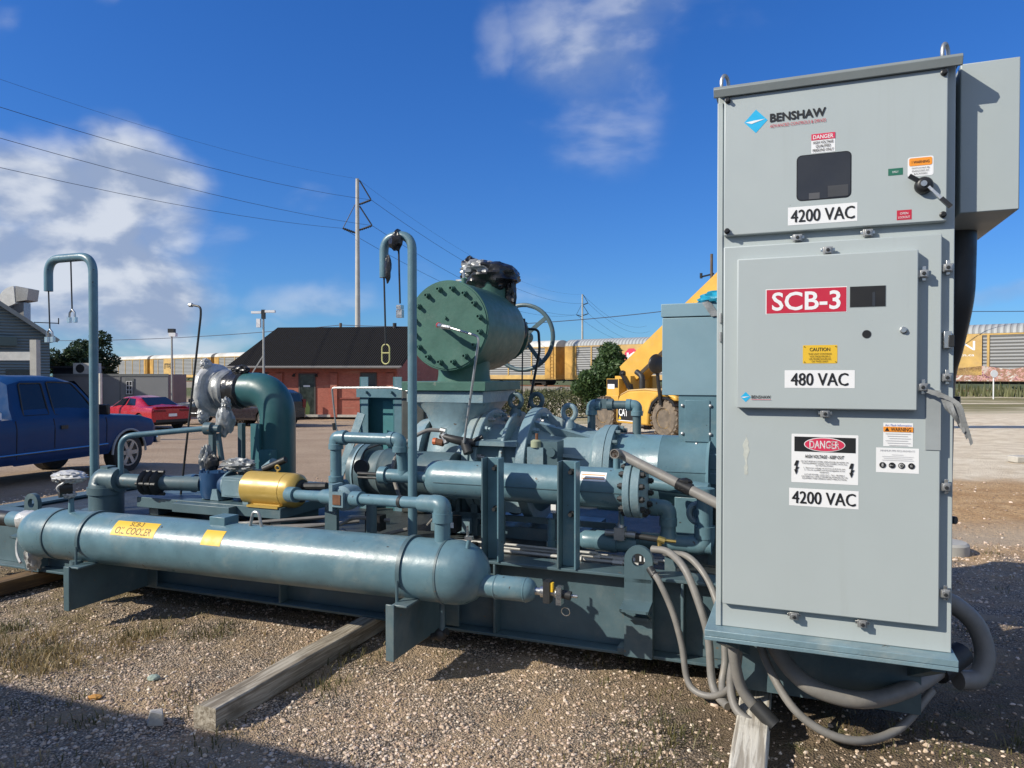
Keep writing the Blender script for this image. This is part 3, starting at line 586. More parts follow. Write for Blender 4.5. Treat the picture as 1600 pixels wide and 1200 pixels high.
# ---- U-shaped pipe loop and the tee beside the filter
up = thing('pipe_loop', 'square blue-grey pipe loop standing upright left of the horizontal filter vessel', 'pipe', (-2.0, .15, .5))
def elbow(mb, c, d0, d1, r, col=.012, ln=.06):
    c, d0, d1 = Vector(c), Vector(d0).normalized(), Vector(d1).normalized(); pts = fillet([c+d0*ln, c, c+d1*ln], ln*.9, 8); mb.tube(pts, r+.007, 20)
    for d in (d0, d1): mb.lathe(c+d*ln*.7, d, [(0, r+.007), (.002, r+col), (ln*.6, r+col), (ln*.6+.002, r)], 24)
def pipe(mb, a, b, r, n=22): mb.cyl(a, b, r, n=n)
m = MB(BLUE); r = .037; Z = 1.205
pipe(m, (-2.05, .15, .86), (-2.05, .15, Z), r); pipe(m, (-2.05, .15, Z), (-1.565, .15, Z), r); pipe(m, (-1.565, .15, Z), (-1.565, .2, .98), r); m.build('pipe', up)
for c, a, b in (((-2.05, .15, Z), (0, 0, -1), (1, 0, 0)), ((-1.565, .15, Z), (-1, 0, 0), (0, 0, -1)), ((-2.05, .15, .87), (0, 0, 1), (.3, 1, 0))):
    m = MB(BLUE); elbow(m, c, a, b, r); m.build('elbow', up)
m = MB(BLUE); m.lathe((-1.69, .2, .965), (1, 0, 0), [(-.05, .0), (-.05, .056), (.0, .056), (.0, .043), (.17, .043), (.19, .036), (.32, .036)], 24); m.cyl((-1.565, .2, .96), (-1.565, .2, 1.03), .043); m.build('tee', up)
m = MB(DARK); m.cyl((-1.9, .18, .97), (-1.74, .19, .97), .012, n=10); m.cyl((-1.9, .18, .945), (-1.74, .19, .945), .009, n=8); m.lathe((-1.93, .28, 1.0), (.2, -1, 0), [(0, .0), (0, .052), (.03, .052), (.03, 0)], 20); m.tube(spline([(-1.93, .28, 1.05), (-1.9, .3, 1.12), (-1.72, .4, 1.17), (-1.66, .4, 1.1)], 5), .006, 6); m.use(STEEL); m.ball((-1.7, .4, 1.16), .016); m.build('gauge', up)
m = MB(BLUE_D); m.box(-2.06, -1.97, .04, .07, .53, .86); m.box(-2.06, -1.97, .04, .12, .86, .875); m.build('support_post', up)

# ---- outlet pipe running to the cooler
op = thing('cooler_pipe', 'blue-grey pipe with a round flow meter running from the gold motor down into the cooler', 'pipe', (-1.7, .0, .5))
P0 = Vector((-2.28, .0, .835)); P1 = Vector((-1.0, CV, .915))
dr = (P1-P0).normalized(); LL = (P1-P0).length
m = MB(BLUE); m.lathe(P0, dr, [(-.06, .0), (-.06, .034), (-.04, .05), (.04, .05), (.04, .033), (.32, .033), (.32, .045), (.46, .045), (.46, .033), (.6, .033), (.6, .045), (.68, .045), (.68, .033), (LL-.16, .033), (LL-.16, .047), (LL-.05, .047)], 24); m.build('pipe', op)
m = MB(BLUE); c = P1; m.tube(fillet([c-dr*.07, c, c+Vector((0, 0, -.07))], .06, 8), .05, 22); m.lathe(c+Vector((0, 0, -.045)), (0, 0, -1), [(0, .05), (.0, .055), (.05, .055), (.05, .043), (.2, .043), (.21, .06)], 24); m.build('elbow', op)
m = MB(BLUE_L); q = P0+dr*.53; m.lathe(q+Vector((0, .09, 0)), (-.1, -1, 0), [(0, .0), (0, .07), (.05, .078), (.11, .075), (.13, .055), (.13, .0)], 28); m.box(q.x-.08, q.x-.055, q.y-.06, q.y+.05, q.z-.075, q.z+.085); m.box(q.x-.05, q.x+.03, q.y-.075, q.y-.05, q.z-.045, q.z+.045)
m.use(RUST); m.box(q.x-.04, q.x+.015, q.y-.08, q.y-.0755, q.z-.03, q.z+.03); m.build('flow_meter', op)
m = MB(BLUE_D); m.cyl((-1.67, -.02, .84), (-1.67, -.02, .52), .033, n=16); m.build('support_leg', op)
m = MB(DARK); q = P0+dr*1.02; m.lathe(q, dr, [(-.012, .034), (-.012, .037), (.012, .037), (.012, .034)], 24); m.build('tape_band', op)

# ---- filter vessel
fv = thing('filter_vessel', 'horizontal blue-grey filter vessel with bolted end flange held by two upright channels', 'vessel', (-.7, .27, .53))
FV, FZ, FR = .27, .956, .118
m = MB(BLUE); m.lathe((-1.44, FV, FZ), (1, 0, 0), [(0, .0), (.005, .05), (.02, .085), (.05, .108), (.09, FR-.002), (.1, FR), (1.33, FR)], 44); sh = m.build('shell', fv)
m = MB(BLUE_D); m.box(-1.33, -.12, FV-.1215, FV-.1165, FZ-.012, FZ-.008); m.build('weld_seam', sh)
for a, b in ((-.125, -.085), (-.08, -.03)):
    m = MB(BLUE_L); m.lathe((a, FV, FZ), (1, 0, 0), [(0, .0), (0, .157), (.004, .162), (b-a-.004, .162), (b-a, .157), (b-a, 0)], 44); m.build('flange', fv)
for i in range(12):
    a = R(30*i+15); m = MB(DARK); y, z = FV+.138*math.cos(a), FZ+.138*math.sin(a); m.cyl((-.155, y, z), (.0, y, z), .011, n=8); m.cyl((-.146, y, z), (-.126, y, z), .019, n=6); m.cyl((-.029, y, z), (-.008, y, z), .019, n=6); m.build('bolt', fv)
for u in (-.875, -.41):
    m = MB(BLUE_D); m.box(u-.055, u-.045, -.01, .075, .53, 1.13); m.use(BLUE); m.box(u-.0449, u+.0449, .063, .075, .53, 1.13); m.box(u+.045, u+.055, -.01, .075, .53, 1.13); m.use(BLUE_D); m.box(u-.03, u+.03, .0755, .16, .6, .86); c_ = m.build('channel', fv, bevel=.002)
    for z in (1.07, .83):
        b = MB(DARK); b.cyl((u+.012, .063, z), (u+.012, .015, z), .011, n=8); b.cyl((u+.012, .062, z), (u+.012, .045, z), .019, n=6); b.build('bolt', c_)
m = MB(BLUE); m.cyl((-.19, FV, FZ+FR-.01), (-.19, FV, FZ+FR+.06), .021); m.build('stub', fv)
m = MB(WHITE); a0 = 25; vs = [(-.385+.155*j, FV-(FR+.0015)*math.cos(R(a0+i*6)), FZ+(FR+.0015)*math.sin(R(a0+i*6))) for j in (0, 1) for i in range(6)]
m.add(vs, [(i, i+1, 7+i, 6+i) for i in range(5)]); m.use(ORANGE)
for k in (1, 3): vs = [(-.375+.135*j, FV-(FR+.003)*math.cos(R(a0+(k+.4*i)*6)), FZ+(FR+.003)*math.sin(R(a0+(k+.4*i)*6))) for j in (0, 1) for i in (0, 1)]; m.add(vs, [(0, 1, 3, 2)])
m.build('nameplate', sh)
m = MB(BLUE); m.cyl((-.16, FV, FZ-FR-.02), (-.16, FV, FZ-FR-.09), .012, n=10); m.build('drain', fv)

# ---- grey conduit with an open end
t = MB(CONDUIT); p0, p1 = Vector((-.175, .15, 1.17)), Vector((.46, .02, .92)); d = (p1-p0).normalized()
pth = fillet([p0, p0+Vector((.01, .07, -.004)), p1], .05, 8); t.tube(pth, .0275, 24, cap=False)
t.lathe(p0, (0, 1, 0), [(.05, .0), (.05, .022), (-.001, .022), (-.001, .0276), (.004, .0276)], 24); t.use(RUST); t.lathe(p0, (0, 1, 0), [(.004, .0), (.004, .0215)], 20)
t.use(BLACK); q = pth[-2]+(p1-pth[-2])*.6; t.lathe(q, d, [(-.045, .0277), (-.043, .033), (.04, .034), (.045, .0277)], 20); t.crumple(tuple(q+Vector((0, 0, .025))), .028, 1.2, .8, .6, .5, 3, 41, 14, 10)
tag(t.build('open_conduit', at=(-.185, .15, 1.165)), 'slanting grey metal conduit with an open end and black tape over the filter flange', 'conduit')

# ---- large green valve on top of the compressor
VU, VZ = -1.515, 1.965
vv = thing('suction_valve', 'large dark green valve with bolted round end plate, handwheel and black-bagged top', 'valve', (VU, 1.0, 1.5))
m = MB(GREEN); m.lathe((VU, .72, VZ), (0, 1, 0), [(0, .0), (0, .317), (.004, .32), (.05, .32), (.051, .316), (.7, .31), (.78, .295), (.9, .24), (.98, .23), (.98, .0)], 64); body = m.build('body', vv)
m = MB(GREEN); m.lathe((VU, .715, VZ), (0, 1, 0), [(-.002, .0), (-.002, .306), (.004, .309)], 64); plate = m.build('end_plate', vv)
for i in range(16):
    a = R(22.5*i+12); x, z = VU+.262*math.cos(a), VZ+.262*math.sin(a)
    b = MB(GREEN); b.cyl((x, .72, z), (x, .7, z), .0195, n=6); b.lathe((x, .72, z), (0, -1, 0), [(.018, .0145), (.048, .0145), (.048, .009), (.036, .009), (.036, 0)], 14); b.build('bolt', plate)
b = MB(GREEN); b.cyl((VU-.01, .72, VZ+.055), (VU-.01, .695, VZ+.055), .011, n=10); b.build('plug', plate)
m = MB(GREEN); m.lathe((VU+.0, 1.0, 1.56), (0, 0, 1), [(0, .2), (.06, .19), (.2, .19), (.25, .22)], 40); m.build('neck', vv)
m = MB(GREEN); m.box(VU-.335, VU+.32, .66, 1.34, 1.505, 1.57); m.build('base_flange', vv, bevel=.004)
m = MB(GREEN); m.lathe((VU+.02, 1.42, VZ+.2), (0, 0, 1), [(0, .18), (.09, .172), (.2, .172), (.2, .2), (.235, .2), (.235, 0)], 36); m.build('top_nozzle', vv)
m = MB(BAG); m.crumple((VU+.03, 1.42, VZ+.42), .2, 1.02, 1, .6, .2, 1.7, 51, 44, 30); m.crumple((VU+.21, 1.4, VZ+.29), .05, .8, .8, 2.0, .45, 2.5, 52, 18, 12); m.crumple((VU-.12, 1.36, VZ+.5), .06, .9, .9, 1.1, .4, 2.5, 54, 18, 12)
m.use(PLASTG); m.crumple((VU-.03, 1.33, VZ+.47), .115, 1, .9, .55, .4, 2.2, 53); m.build('black_bag', vv)
m = MB(GREEN); m.lathe((VU+.04, 1.68, VZ-.02), (0.05, 1, 0), [(0, .22), (.1, .19), (.18, .13), (.22, .1), (.24, .06), (.5, .055)], 30)
for i in range(10): a = R(36*i); m.cyl((VU+.04+.17*math.cos(a), 1.7, VZ-.02+.17*math.sin(a)), (VU+.04+.17*math.cos(a), 1.84, VZ-.02+.17*math.sin(a)), .016, n=6)
m.build('bonnet', vv)
hw = MB(BLUE_D); hc = Vector((VU+.05, 2.1, VZ-.02)); hw.torus(hc, (.06, 1, 0), .285, .019, 48, 10)
for i in range(4): a = R(90*i+38); hw.bar(hc, hc+Vector((.285*math.cos(a), 0, .285*math.sin(a))), .034, .016, (0, 1, 0))
hw.cyl(hc-Vector((0, .05, 0)), hc+Vector((0, .06, 0)), .05, n=16); hw.build('handwheel', vv)
m = MB(DARK); m.tube(fillet([(VU+.23, 1.75, VZ+.03), (VU+.33, 1.72, VZ+.02), (VU+.34, 1.72, VZ-.15), (VU+.25, 1.7, VZ-.62)], .04), .011, 8); m.tube([(VU+.2, 1.7, VZ), (VU+.2, 1.68, VZ-.6)], .006, 6); m.crumple((VU+.21, 1.6, VZ+.02), .07, .7, .8, 1.2, .35, 2.6, 55, 18, 12); m.cyl((VU+.17, 1.6, VZ+.1), (VU+.17, 1.6, VZ+.18), .014, n=8); m.build('stem_guard', vv)
m = MB(GREEN); m.cyl((VU+.02, .95, VZ+.31), (VU+.02, .95, VZ+.36), .018, n=10); m.use(ZINC); m.cyl((VU+.02, .95, VZ+.36), (VU+.02, .95, VZ+.42), .009, n=8); m.box(VU-.04, VU+.02, .94, .96, VZ+.34, VZ+.352); m.build('vent_plug', vv)
m = MB(STEEL); s0 = Vector((VU-.055, .7, VZ+.005))
m.cyl(s0+Vector((0, .02, 0)), s0+Vector((.05, -.1, -.012)), .016, n=10); m.cyl(s0+Vector((.05, -.1, -.012)), s0+Vector((.1, -.14, -.022)), .02, n=6); m.cyl(s0+Vector((.1, -.14, -.022)), s0+Vector((.17, -.16, -.035)), .015, n=6); m.use(RED); m.cyl(s0+Vector((.045, -.09, -.01)), s0+Vector((.06, -.11, -.013)), .0205, n=10)
m.use(ZINC); m.tube(fillet([s0+Vector((.17, -.16, -.035)), s0+Vector((.4, -.2, -.1)), s0+Vector((.27, -.16, -.81))], .04), .0085, 10); m.build('sensing_tube', vv)

# ---- compressor
CVv, CZc = .98, .985
cp = thing('screw_compressor', 'big cast blue-grey compressor with bolted flanges and lifting eyes under the green valve', 'compressor', (-1.0, CVv, .5))
AXU = (1, 0, 0)
m = MB(BLUE_L); m.box(VU-.31, VU+.29, .69, 1.3, 1.42, 1.504); m.build('inlet_flange', cp, bevel=.004)
m = MB(BLUE_L)   # inlet neck: square at the top, narrowing to the round housing
top = [(VU-.29, .7), (VU+.27, .7), (VU+.27, 1.28), (VU-.29, 1.28)]
def ringpt(cx, cy, hx, hy, k, n=32, p=2.6):
    a = 2*math.pi*k/n; c, s_ = math.cos(a), math.sin(a)
    return (cx+hx*math.copysign(abs(c)**(2/p), c), cy+hy*math.copysign(abs(s_)**(2/p), s_))
lv = [(1.42, VU-.01, CVv, .29, .29, 5), (1.34, VU-.0, CVv, .24, .26, 3.2), (1.24, VU+.0, CVv, .2, .26, 2.4), (1.12, VU-.01, CVv, .23, .31, 2.2), (1.0, VU-.02, CVv, .26, .34, 2.2), (.86, VU-.02, CVv, .24, .33, 2.2), (.72, VU-.02, CVv, .2, .28, 2.2), (.6, VU-.02, CVv, .2, .2, 3)]
vs = []
for z, cx, cy, hx, hy, p in lv: vs += [(*ringpt(cx, cy, hx, hy, k, 32, p), z) for k in range(32)]
m.add(vs, [(j*32+k, j*32+(k+1) % 32, (j+1)*32+(k+1) % 32, (j+1)*32+k) for j in range(len(lv)-1) for k in range(32)])
m.lathe((VU-.36, CVv, CZc), AXU, [(0, .0), (0, .2), (.02, .24), (.05, .25), (.05, .3), (.1, .31), (.16, .33)], 40); m.box(VU-.1, VU+.2, .66, 1.3, .52, .62); m.build('inlet_housing', cp, smooth=50)
def flange(u0, u1, r, name='flange', mt=BLUE_L, rib=False):
    m = MB(mt); m.lathe((u0, CVv, CZc), AXU, [(0, .1), (0, r-.005), (.005, r), (u1-u0-.005, r), (u1-u0, r-.005), (u1-u0, .1)], 56); return m.build(name, cp)
m = MB(BLUE_L); m.lathe((VU+.05, CVv, CZc), AXU, [(0, .3), (.08, .33), (.12, .34), (.16, .28), (.5, .26), (.56, .3)], 48); hs_ = m.build('rotor_housing', cp)
flange(VU+.16, VU+.215, .385); flange(VU+.225, VU+.27, .385); flange(VU+.43, VU+.455, .37, 'rib'); fl3 = flange(VU+.56, VU+.63, .40)
m = MB(BLUE_L); m.box(VU+.27, VU+.57, CVv-.385, CVv+.38, CZc+.155, CZc+.185); m.box(VU+.27, VU+.57, CVv-.3, CVv-.27, CZc-.3, CZc+.155); m.build('side_ledge', cp)
for u in (VU+.27, VU+.63):
    for i in range(20):
        a = R(18*i+6); y, z = CVv+(.345)*math.cos(a), CZc+.345*math.sin(a)
        if math.sin(a) < -.5: continue
        m = MB(DARK); m.use(BLUE_L if i % 3 else ZINC); m.cyl((u, y, z), (u+.03, y, z), .02, n=6); m.cyl((u+.03, y, z), (u+.05, y, z), .012, n=8); m.build('bolt', cp)
# outlet cone with gussets, flange and drum
m = MB(BLUE_L); m.lathe((VU+.63, CVv, CZc), AXU, [(0, .33), (.05, .29), (.12, .26), (.18, .25), (.4, .25), (.42, .27), (.46, .275)], 48)
for ang in (60, 96, 130, 20):
    a = R(ang); c, s_ = -math.cos(a), math.sin(a)
    def pp(u, r, off): return (u, CVv+c*r-s_*off, CZc+s_*r+c*off)
    q = [pp(VU+.63, .25, -.012), pp(VU+.63, .365, -.012), pp(VU+1.0, .25, -.012), pp(VU+.63, .25, .012), pp(VU+.63, .365, .012), pp(VU+1.0, .25, .012)]
    m.add(q, [(0, 1, 2), (5, 4, 3), (0, 3, 4, 1), (1, 4, 5, 2), (2, 5, 3, 0)])
m.build('outlet_cone', cp)
m = MB(BLUE_L); m.lathe((VU+1.08, CVv, CZc), AXU, [(0, .2), (0, .29), (.045, .292), (.045, .27), (.05, .27), (.05, .292), (.09, .29), (.09, .2)], 48); fo = m.build('outlet_flange', cp)
for i in range(16):
    a = R(22.5*i); y, z = CVv+.268*math.cos(a), CZc+.268*math.sin(a)
    if math.sin(a) < -.5: continue
    m = MB(BLUE_D); m.cyl((VU+1.17, y, z), (VU+1.205, y, z), .018, n=6); m.build('bolt', cp)
m = MB(BLUE); m.lathe((VU+1.17, CVv, CZc), AXU, [(0, .232), (.3, .232), (.305, .235), (.31, .232), (.6, .232), (.62, .25)], 48); m.box(VU+1.2, VU+1.78, CVv-.236, CVv-.228, CZc+.02, CZc+.026); m.build('coupling_drum', cp)
for u, v, z, s_ in ((VU+.43, .95, CZc+.37, 1.0), (VU+.47, 1.28, CZc+.36, 1.05), (VU+.85, .88, CZc+.3, 1.0)):
    m = MB(BLUE_L if s_ == 1.0 and u > -.8 else BLUE_D); m.torus((u, v, z+.075), (.25, 1, 0), .05*s_, .017*s_, 28, 10); m.lathe((u, v, z-.03), (0, 0, 1), [(0, .045), (.03, .04), (.06, .025)], 18); m.build('lifting_eye', cp)
# actuator block, side valve and hose
m = MB(BLUE_D); m.box(VU+.68, VU+.86, .58, .72, CZc+.03, CZc+.2); m.cyl((VU+.82, .58, CZc+.13), (VU+.82, .565, CZc+.13), .03, n=16)
m.use(BLUE_L); m.box(VU+.66, VU+.77, .56, .6, CZc+.02, CZc+.16); m.use(mat('lime_dirt', (.3, .33, .22), .7)); m.lathe((VU+.715, .58, CZc+.16), (0, 0, 1), [(0, .035), (.04, .035), (.05, .02)], 14); m.use(RUST); m.cyl((VU+.72, .58, CZc+.2), (VU+.72, .58, CZc+.25), .01, n=8); m.build('actuator', cp)
sv_ = MB(DARK); c0 = Vector((VU+.12, .58, 1.15)); sv_.tube([c0+Vector((-.1, 0, .05)), c0+Vector((0, -.02, .03)), c0+Vector((.09, 0, .01)), c0+Vector((.16, .05, -.0))], [.02, .028, .032, .026], 12); sv_.cyl(c0+Vector((.08, 0, .02)), c0+Vector((.12, -.02, -.06)), .035, n=12); sv_.cyl(c0+Vector((.14, .02, .02)), c0+Vector((.2, .03, .05)), .016, n=8)
sv_.use(STEEL); sv_.cyl(c0+Vector((-.08, 0, .06)), c0+Vector((-.05, -.01, .0)), .026, n=8); sv_.use(RUST); sv_.cyl(c0+Vector((-.13, -.02, .01)), c0+Vector((-.07, -.02, .0)), .024, n=10); sv_.use(mat('orange_cap', (.5, .12, .04), .5)); sv_.cyl(c0+Vector((-.145, -.02, .01)), c0+Vector((-.12, -.02, .01)), .026, n=10); sv_.build('side_valve', cp)
hz = MB(CONDUIT); hz.tube(spline([c0+Vector((-.09, 0, .085)), c0+Vector((-.2, -.04, .08)), c0+Vector((-.33, -.12, -.02)), c0+Vector((-.36, -.2, -.17)), c0+Vector((-.26, -.27, -.37))], 7), .014, 10); hz.use(STEEL); hz.cyl(c0+Vector((-.1, 0, .088)), c0+Vector((-.06, 0, .08)), .02, n=8); hz.build('braided_hose', cp)
m = MB(STEEL); m.cyl((VU-.02, .58, .98), (VU+.1, .57, 1.0), .014, n=8); m.box(VU+.02, VU+.06, .55, .58, .98, 1.03); m.use(DARK); m.cyl((VU+.08, .57, 1.0), (VU+.15, .56, 1.03), .02, n=8); m.build('fitting', cp)
m = MB(BLUE_D); m.lathe((VU-.6, .55, .93), AXU, [(0, .0), (0, .2), (.05, .2), (.05, .15), (.06, .15), (.06, .2), (.1, .2), (.1, .15), (.2, .16), (.22, .17), (.24, .16), (.75, .16)], 40); m.build('oil_pump_housing', cp)
m = MB(BLUE_L); m.lathe((VU-.6, .55, .93), AXU, [(-.003, .0), (-.003, .195), (.05, .202), (.05, .19)], 40); m.build('pump_flange', cp)
m = MB(BLUE_D)
for u in (-1.5, -1.3, -.7): m.box(u-.025, u+.025, .7, .74, .5, .78); m.box(u+.06, u+.09, .7, .74, .5, .78)
m.box(-1.6, -.3, .7, .72, .62, .66); m.box(-1.55, -.5, .72, 1.25, .5, .58); m.use(WHITE); m.box(-.735, -.7, .69, .7, .7, .76); m.build('support_feet', cp)
# ---- dark fittings, hoses and solenoid boxes low on the deck
t = thing('deck_hoses', 'tangle of grey hoses and small black solenoid boxes on the dark deck behind the cooler', 'hoses', (-1.8, .35, .5))
m = MB(CONDUIT)
for k, pts in enumerate(([(-2.05, .2, .62), (-1.9, .16, .68), (-1.7, .25, .66)], [(-2.05, .22, .58), (-1.88, .15, .54), (-1.6, .3, .6)], [(-3.2, .25, .52), (-2.8, .22, .57), (-2.3, .5, .6)], [(-3.1, .22, .51), (-2.7, .2, .55), (-2.2, .4, .57)], [(-2.9, .22, .52), (-2.5, .24, .55), (-2.1, .5, .58)], [(-1.55, .3, .82), (-1.52, .28, .7), (-1.56, .3, .6)], [(-1.42, .25, .8), (-1.38, .27, .72), (-1.45, .3, .64)])): m.tube(spline(pts, 8), .013 if k < 5 else .008, 8)
m.build('hose', t)
for u, v in ((-1.78, .2), (-1.3, .35)):
    m = MB(BLACK); m.box(u-.04, u+.05, v-.03, v+.05, .6, .7); m.cyl((u-.06, v, .58), (u-.06, v, .72), .018, n=10); m.cyl((u-.07, v+.02, .52), (u+.1, v+.02, .53), .03, n=10); m.use(WHITE); m.box(u+.0, u+.03, v-.032, v-.03, .63, .665); m.build('solenoid_box', t)

# ---- motor terminal box on its pedestal
tb = thing('motor_terminal_box', 'tall pale blue steel terminal box with a lid standing on a narrower motor pedestal', 'terminal box', (.2, 1.0, .5))
m = MB(BOXB); m.box(-.03, .62, .85, 1.35, 1.486, 1.985); bx = m.build('box', tb, bevel=.004)
m = MB(BOXB); m.box(-.037, .627, .843, 1.357, 1.99, 2.075); m.build('lid', tb, bevel=.004)
m = MB(BLUE); m.box(.075, .6, .86, 1.34, 1.13, 1.485); m.box(.065, .61, .85, 1.345, 1.12, 1.135); nk = m.build('neck', tb)
m = MB(BLUE); m.box(.115, .27, .853, .8595, 1.19, 1.455); pn = m.build('cover_panel', nk, bevel=.002)
for u, z in ((.1, 1.42), (.1, 1.24), (.275, 1.42), (.275, 1.24), (.19, 1.175), (.19, 1.14)):
    m = MB(ZINC); m.lathe((u, .8595, z), (0, -1, 0), [(0, .011), (.007, .011), (.012, .005), (.013, 0)], 10); m.build('bolt', nk)
m = MB(BLUE); m.box(.06, .9, .8, 1.5, .55, .84); m.box(.06, .64, .82, 1.4, 1.02, 1.12); m.box(.06, .09, .82, .9, .84, 1.02); m.box(.2, .64, .82, .84, .84, 1.02); m.box(.06, .64, .9, 1.4, .84, 1.02); m.box(.24, .33, .8, .83, .93, 1.0); m.build('motor_frame', tb, bevel=.004)
m = MB(BLUE); m.lathe((.66, 1.12, 1.05), (1, 0, 0), [(0, .0), (0, .36), (.03, .4), (.6, .4), (.64, .34), (.64, 0)], 36); m.box(.75, 1.2, .75, 1.45, .5, .7); m.build('motor_housing', tb)
m = MB(BLUEBAG); m.crumple((.36, .93, 2.1), .1, 1.5, 1, .5, .25, 2.0, 61); m.use(PLASTG); m.prism([(.22, 2.075), (.27, 2.085), (.33, 1.99), (.28, 1.985)], 'y', .838, .842)
tag(m.build('plastic_bag', at=(.3, .95, 2.08)), 'crumpled bright blue plastic bag lying on the lid of the pale blue terminal box', 'plastic bag')

# ---- blue steel bracket frame and panel left of the compressor
pf = thing('panel_frame', 'teal steel frame with two protruding uprights and crossbar holding a dark tank', 'frame', (-2.4, 1.3, .5))
for u in (-2.58, -2.26):
    m = MB(TEALP); m.box(u-.04, u-.028, 1.3, 1.4, .5, 1.6); m.use(BLUE); m.box(u-.0275, u+.04, 1.3, 1.312, .5, 1.6); m.build('upright', pf)
m = MB(BLUE); m.box(-2.64, -2.2, 1.28, 1.2995, 1.43, 1.52); m.cyl((-2.54, 1.28, 1.475), (-2.54, 1.25, 1.475), .012, n=8); m.cyl((-2.3, 1.28, 1.475), (-2.3, 1.25, 1.475), .012, n=8); m.build('crossbar', pf)
m = MB(TEALP); m.box(-2.66, -2.2, 1.4, 1.42, .5, 1.43); m.use(mat('panel_light', (.05, .19, .21), .5)); m.box(-2.45, -2.32, 1.385, 1.399, .55, 1.4); m.build('back_panel', pf)
m = MB(BLUE); m.bar((-2.55, 1.22, 1.3), (-2.72, 1.0, .55), .07, .012, (0, 1, 0)); m.build('brace', pf)
m = MB(mat('tank_dark', (.05, .055, .052), .45)); m.box(-2.2, -1.98, 1.25, 1.75, .5, 1.52); m.build('tank', pf, bevel=.02)
m = MB(ZINC); m.tube(fillet([(-2.62, 1.15, .98), (-2.75, 1.15, 1.17), (-2.79, 1.15, 1.51), (-2.2, 1.15, 1.515), (-1.95, 1.1, 1.47), (-1.78, 1.0, 1.47)], .03), .0075, 8); m.use(DARK); m.cyl((-2.76, 1.15, 1.16), (-2.77, 1.15, 1.22), .018, n=8); m.use(STEEL); m.cyl((-1.83, 1.03, 1.47), (-1.8, 1.01, 1.47), .025, n=8); m.build('tubing', pf)

# ---- small gooseneck loop over the drum
gl = thing('small_pipe_loop', 'small upright blue pipe loop of two legs rising behind the coupling drum', 'pipe', (-.4, 1.05, .9))
m = MB(BLUE_D); r = .029
for a, b in (((-.555, 1.05, .95), (-.555, 1.05, 1.41)), ((-.555, 1.05, 1.41), (-.235, 1.05, 1.41)), ((-.235, 1.05, 1.41), (-.235, 1.05, .95))): m.cyl(a, b, r, n=18)
m.build('pipe', gl)
for c, a, b in (((-.555, 1.05, 1.41), (0, 0, -1), (1, 0, 0)), ((-.235, 1.05, 1.41), (-1, 0, 0), (0, 0, -1))):
    m = MB(BLUE); elbow(m, c, a, b, r, .012, .055); m.build('elbow', gl)
m = MB(BLUE_D); m.box(-.52, -.44, 1.02, 1.08, 1.385, 1.45); m.cyl((-.44, 1.05, 1.41), (-.4, 1.05, 1.41), .04, n=16); m.build('check_valve', gl)

# ---- low piping at the right under the conduit
lp = thing('low_piping', 'blue strainer, tee and elbows of low pipework between the filter flange and the grey cabinet', 'pipework', (0, .4, .5))
m = MB(BLUE); Y = .34; Zc = .625
m.lathe((-.5, Y, Zc), AXU, [(0, .03), (.06, .03), (.09, .052), (.1, .056), (.17, .056), (.17, .062), (.3, .062), (.3, .055), (.42, .055)], 28); m.build('strainer', lp)
m = MB(BLUE); m.cyl((-.08, Y+.1, Zc), (.33, Y+.1, Zc), .05, n=22); m.cyl((.08, Y+.1, Zc), (.08, Y+.1, .8), .038, n=18); m.lathe((.08, Y+.1, Zc+.03), (0, 0, 1), [(0, .06), (.03, .045), (.07, .045), (.07, .038)], 20); m.cyl((.29, Y+.1, Zc), (.29, Y+.1, .95), .046, n=20); m.lathe((.29, Y+.1, .9), (0, 0, 1), [(0, .055), (.06, .055)], 20); m.lathe((.29, Y+.1, .67), (0, 0, 1), [(0, .06), (.07, .06)], 20); m.build('pipe', lp)
m = MB(BLUE); elbow(m, (.08, Y+.1, .83), (0, 0, -1), (-1, 0, 0), .042, .01, .08); m.cyl((.02, Y+.1, .83), (-.35, Y+.13, .83), .042, n=18); m.cyl((-.05, .6, .95), (.3, .55, .93), .045, n=18); m.build('elbow', lp)
m = MB(BLUE); m.tube(fillet([(.2, Y+.1, Zc), (.29, Y+.1, Zc), (.29, Y+.1, .7)], .07), .056, 20); m.build('elbow', lp)
m = MB(BLUE_L); m.torus((.25, .5, .8), (0, 1, 0), .055, .02, 24, 8); m.build('pipe_clamp', lp)
m = MB(ZINC); m.lathe((-.17, Y-.06, .62), (0, 0, 1), [(.03, .02), (.06, .03), (.12, .022), (.14, .012), (.2, .012)], 12); m.cyl((-.26, Y-.06, .69), (-.08, Y-.06, .69), .02, n=12); m.box(-.2, -.14, Y-.1, Y-.03, .66, .73); m.use(DARK); m.cyl((-.08, Y-.06, .685), (.06, Y-.06, .675), .018, n=12); m.box(-.07, .01, Y-.12, Y-.04, .54, .6); m.use(BRASS); m.cyl((.05, Y-.07, .68), (.09, Y-.07, .67), .02, n=8); m.cyl((.06, Y-.07, .68), (.06, Y-.07, .62), .014, n=8); m.cyl((.09, Y-.07, .675), (.15, Y-.06, .67), .01, n=8)
m.use(WHITE); m.box(-.045, -.035, Y-.123, Y-.12, .555, .585); m.box(-.02, -.01, Y-.123, Y-.12, .555, .585); m.build('sample_valve', lp)
m = MB(BLUE); m.cyl((-.6, .3, .5), (-.6, .3, .74), .024, n=14); m.lathe((-.6, .3, .55), (0, 0, 1), [(0, .03), (.06, .03), (.06, .027)], 14); m.build('relief_stub', lp)
m = MB(BLUE_D); m.box(.1, .16, .2, .24, .5, .6); m.box(.3, .36, .5, .56, .5, .7); m.lathe((.33, .55, .78), (0, -1, 0), [(0, .05), (0, .1), (.02, .1), (.02, .05), (0, .05)], 26); m.build('pipe_bracket', lp)
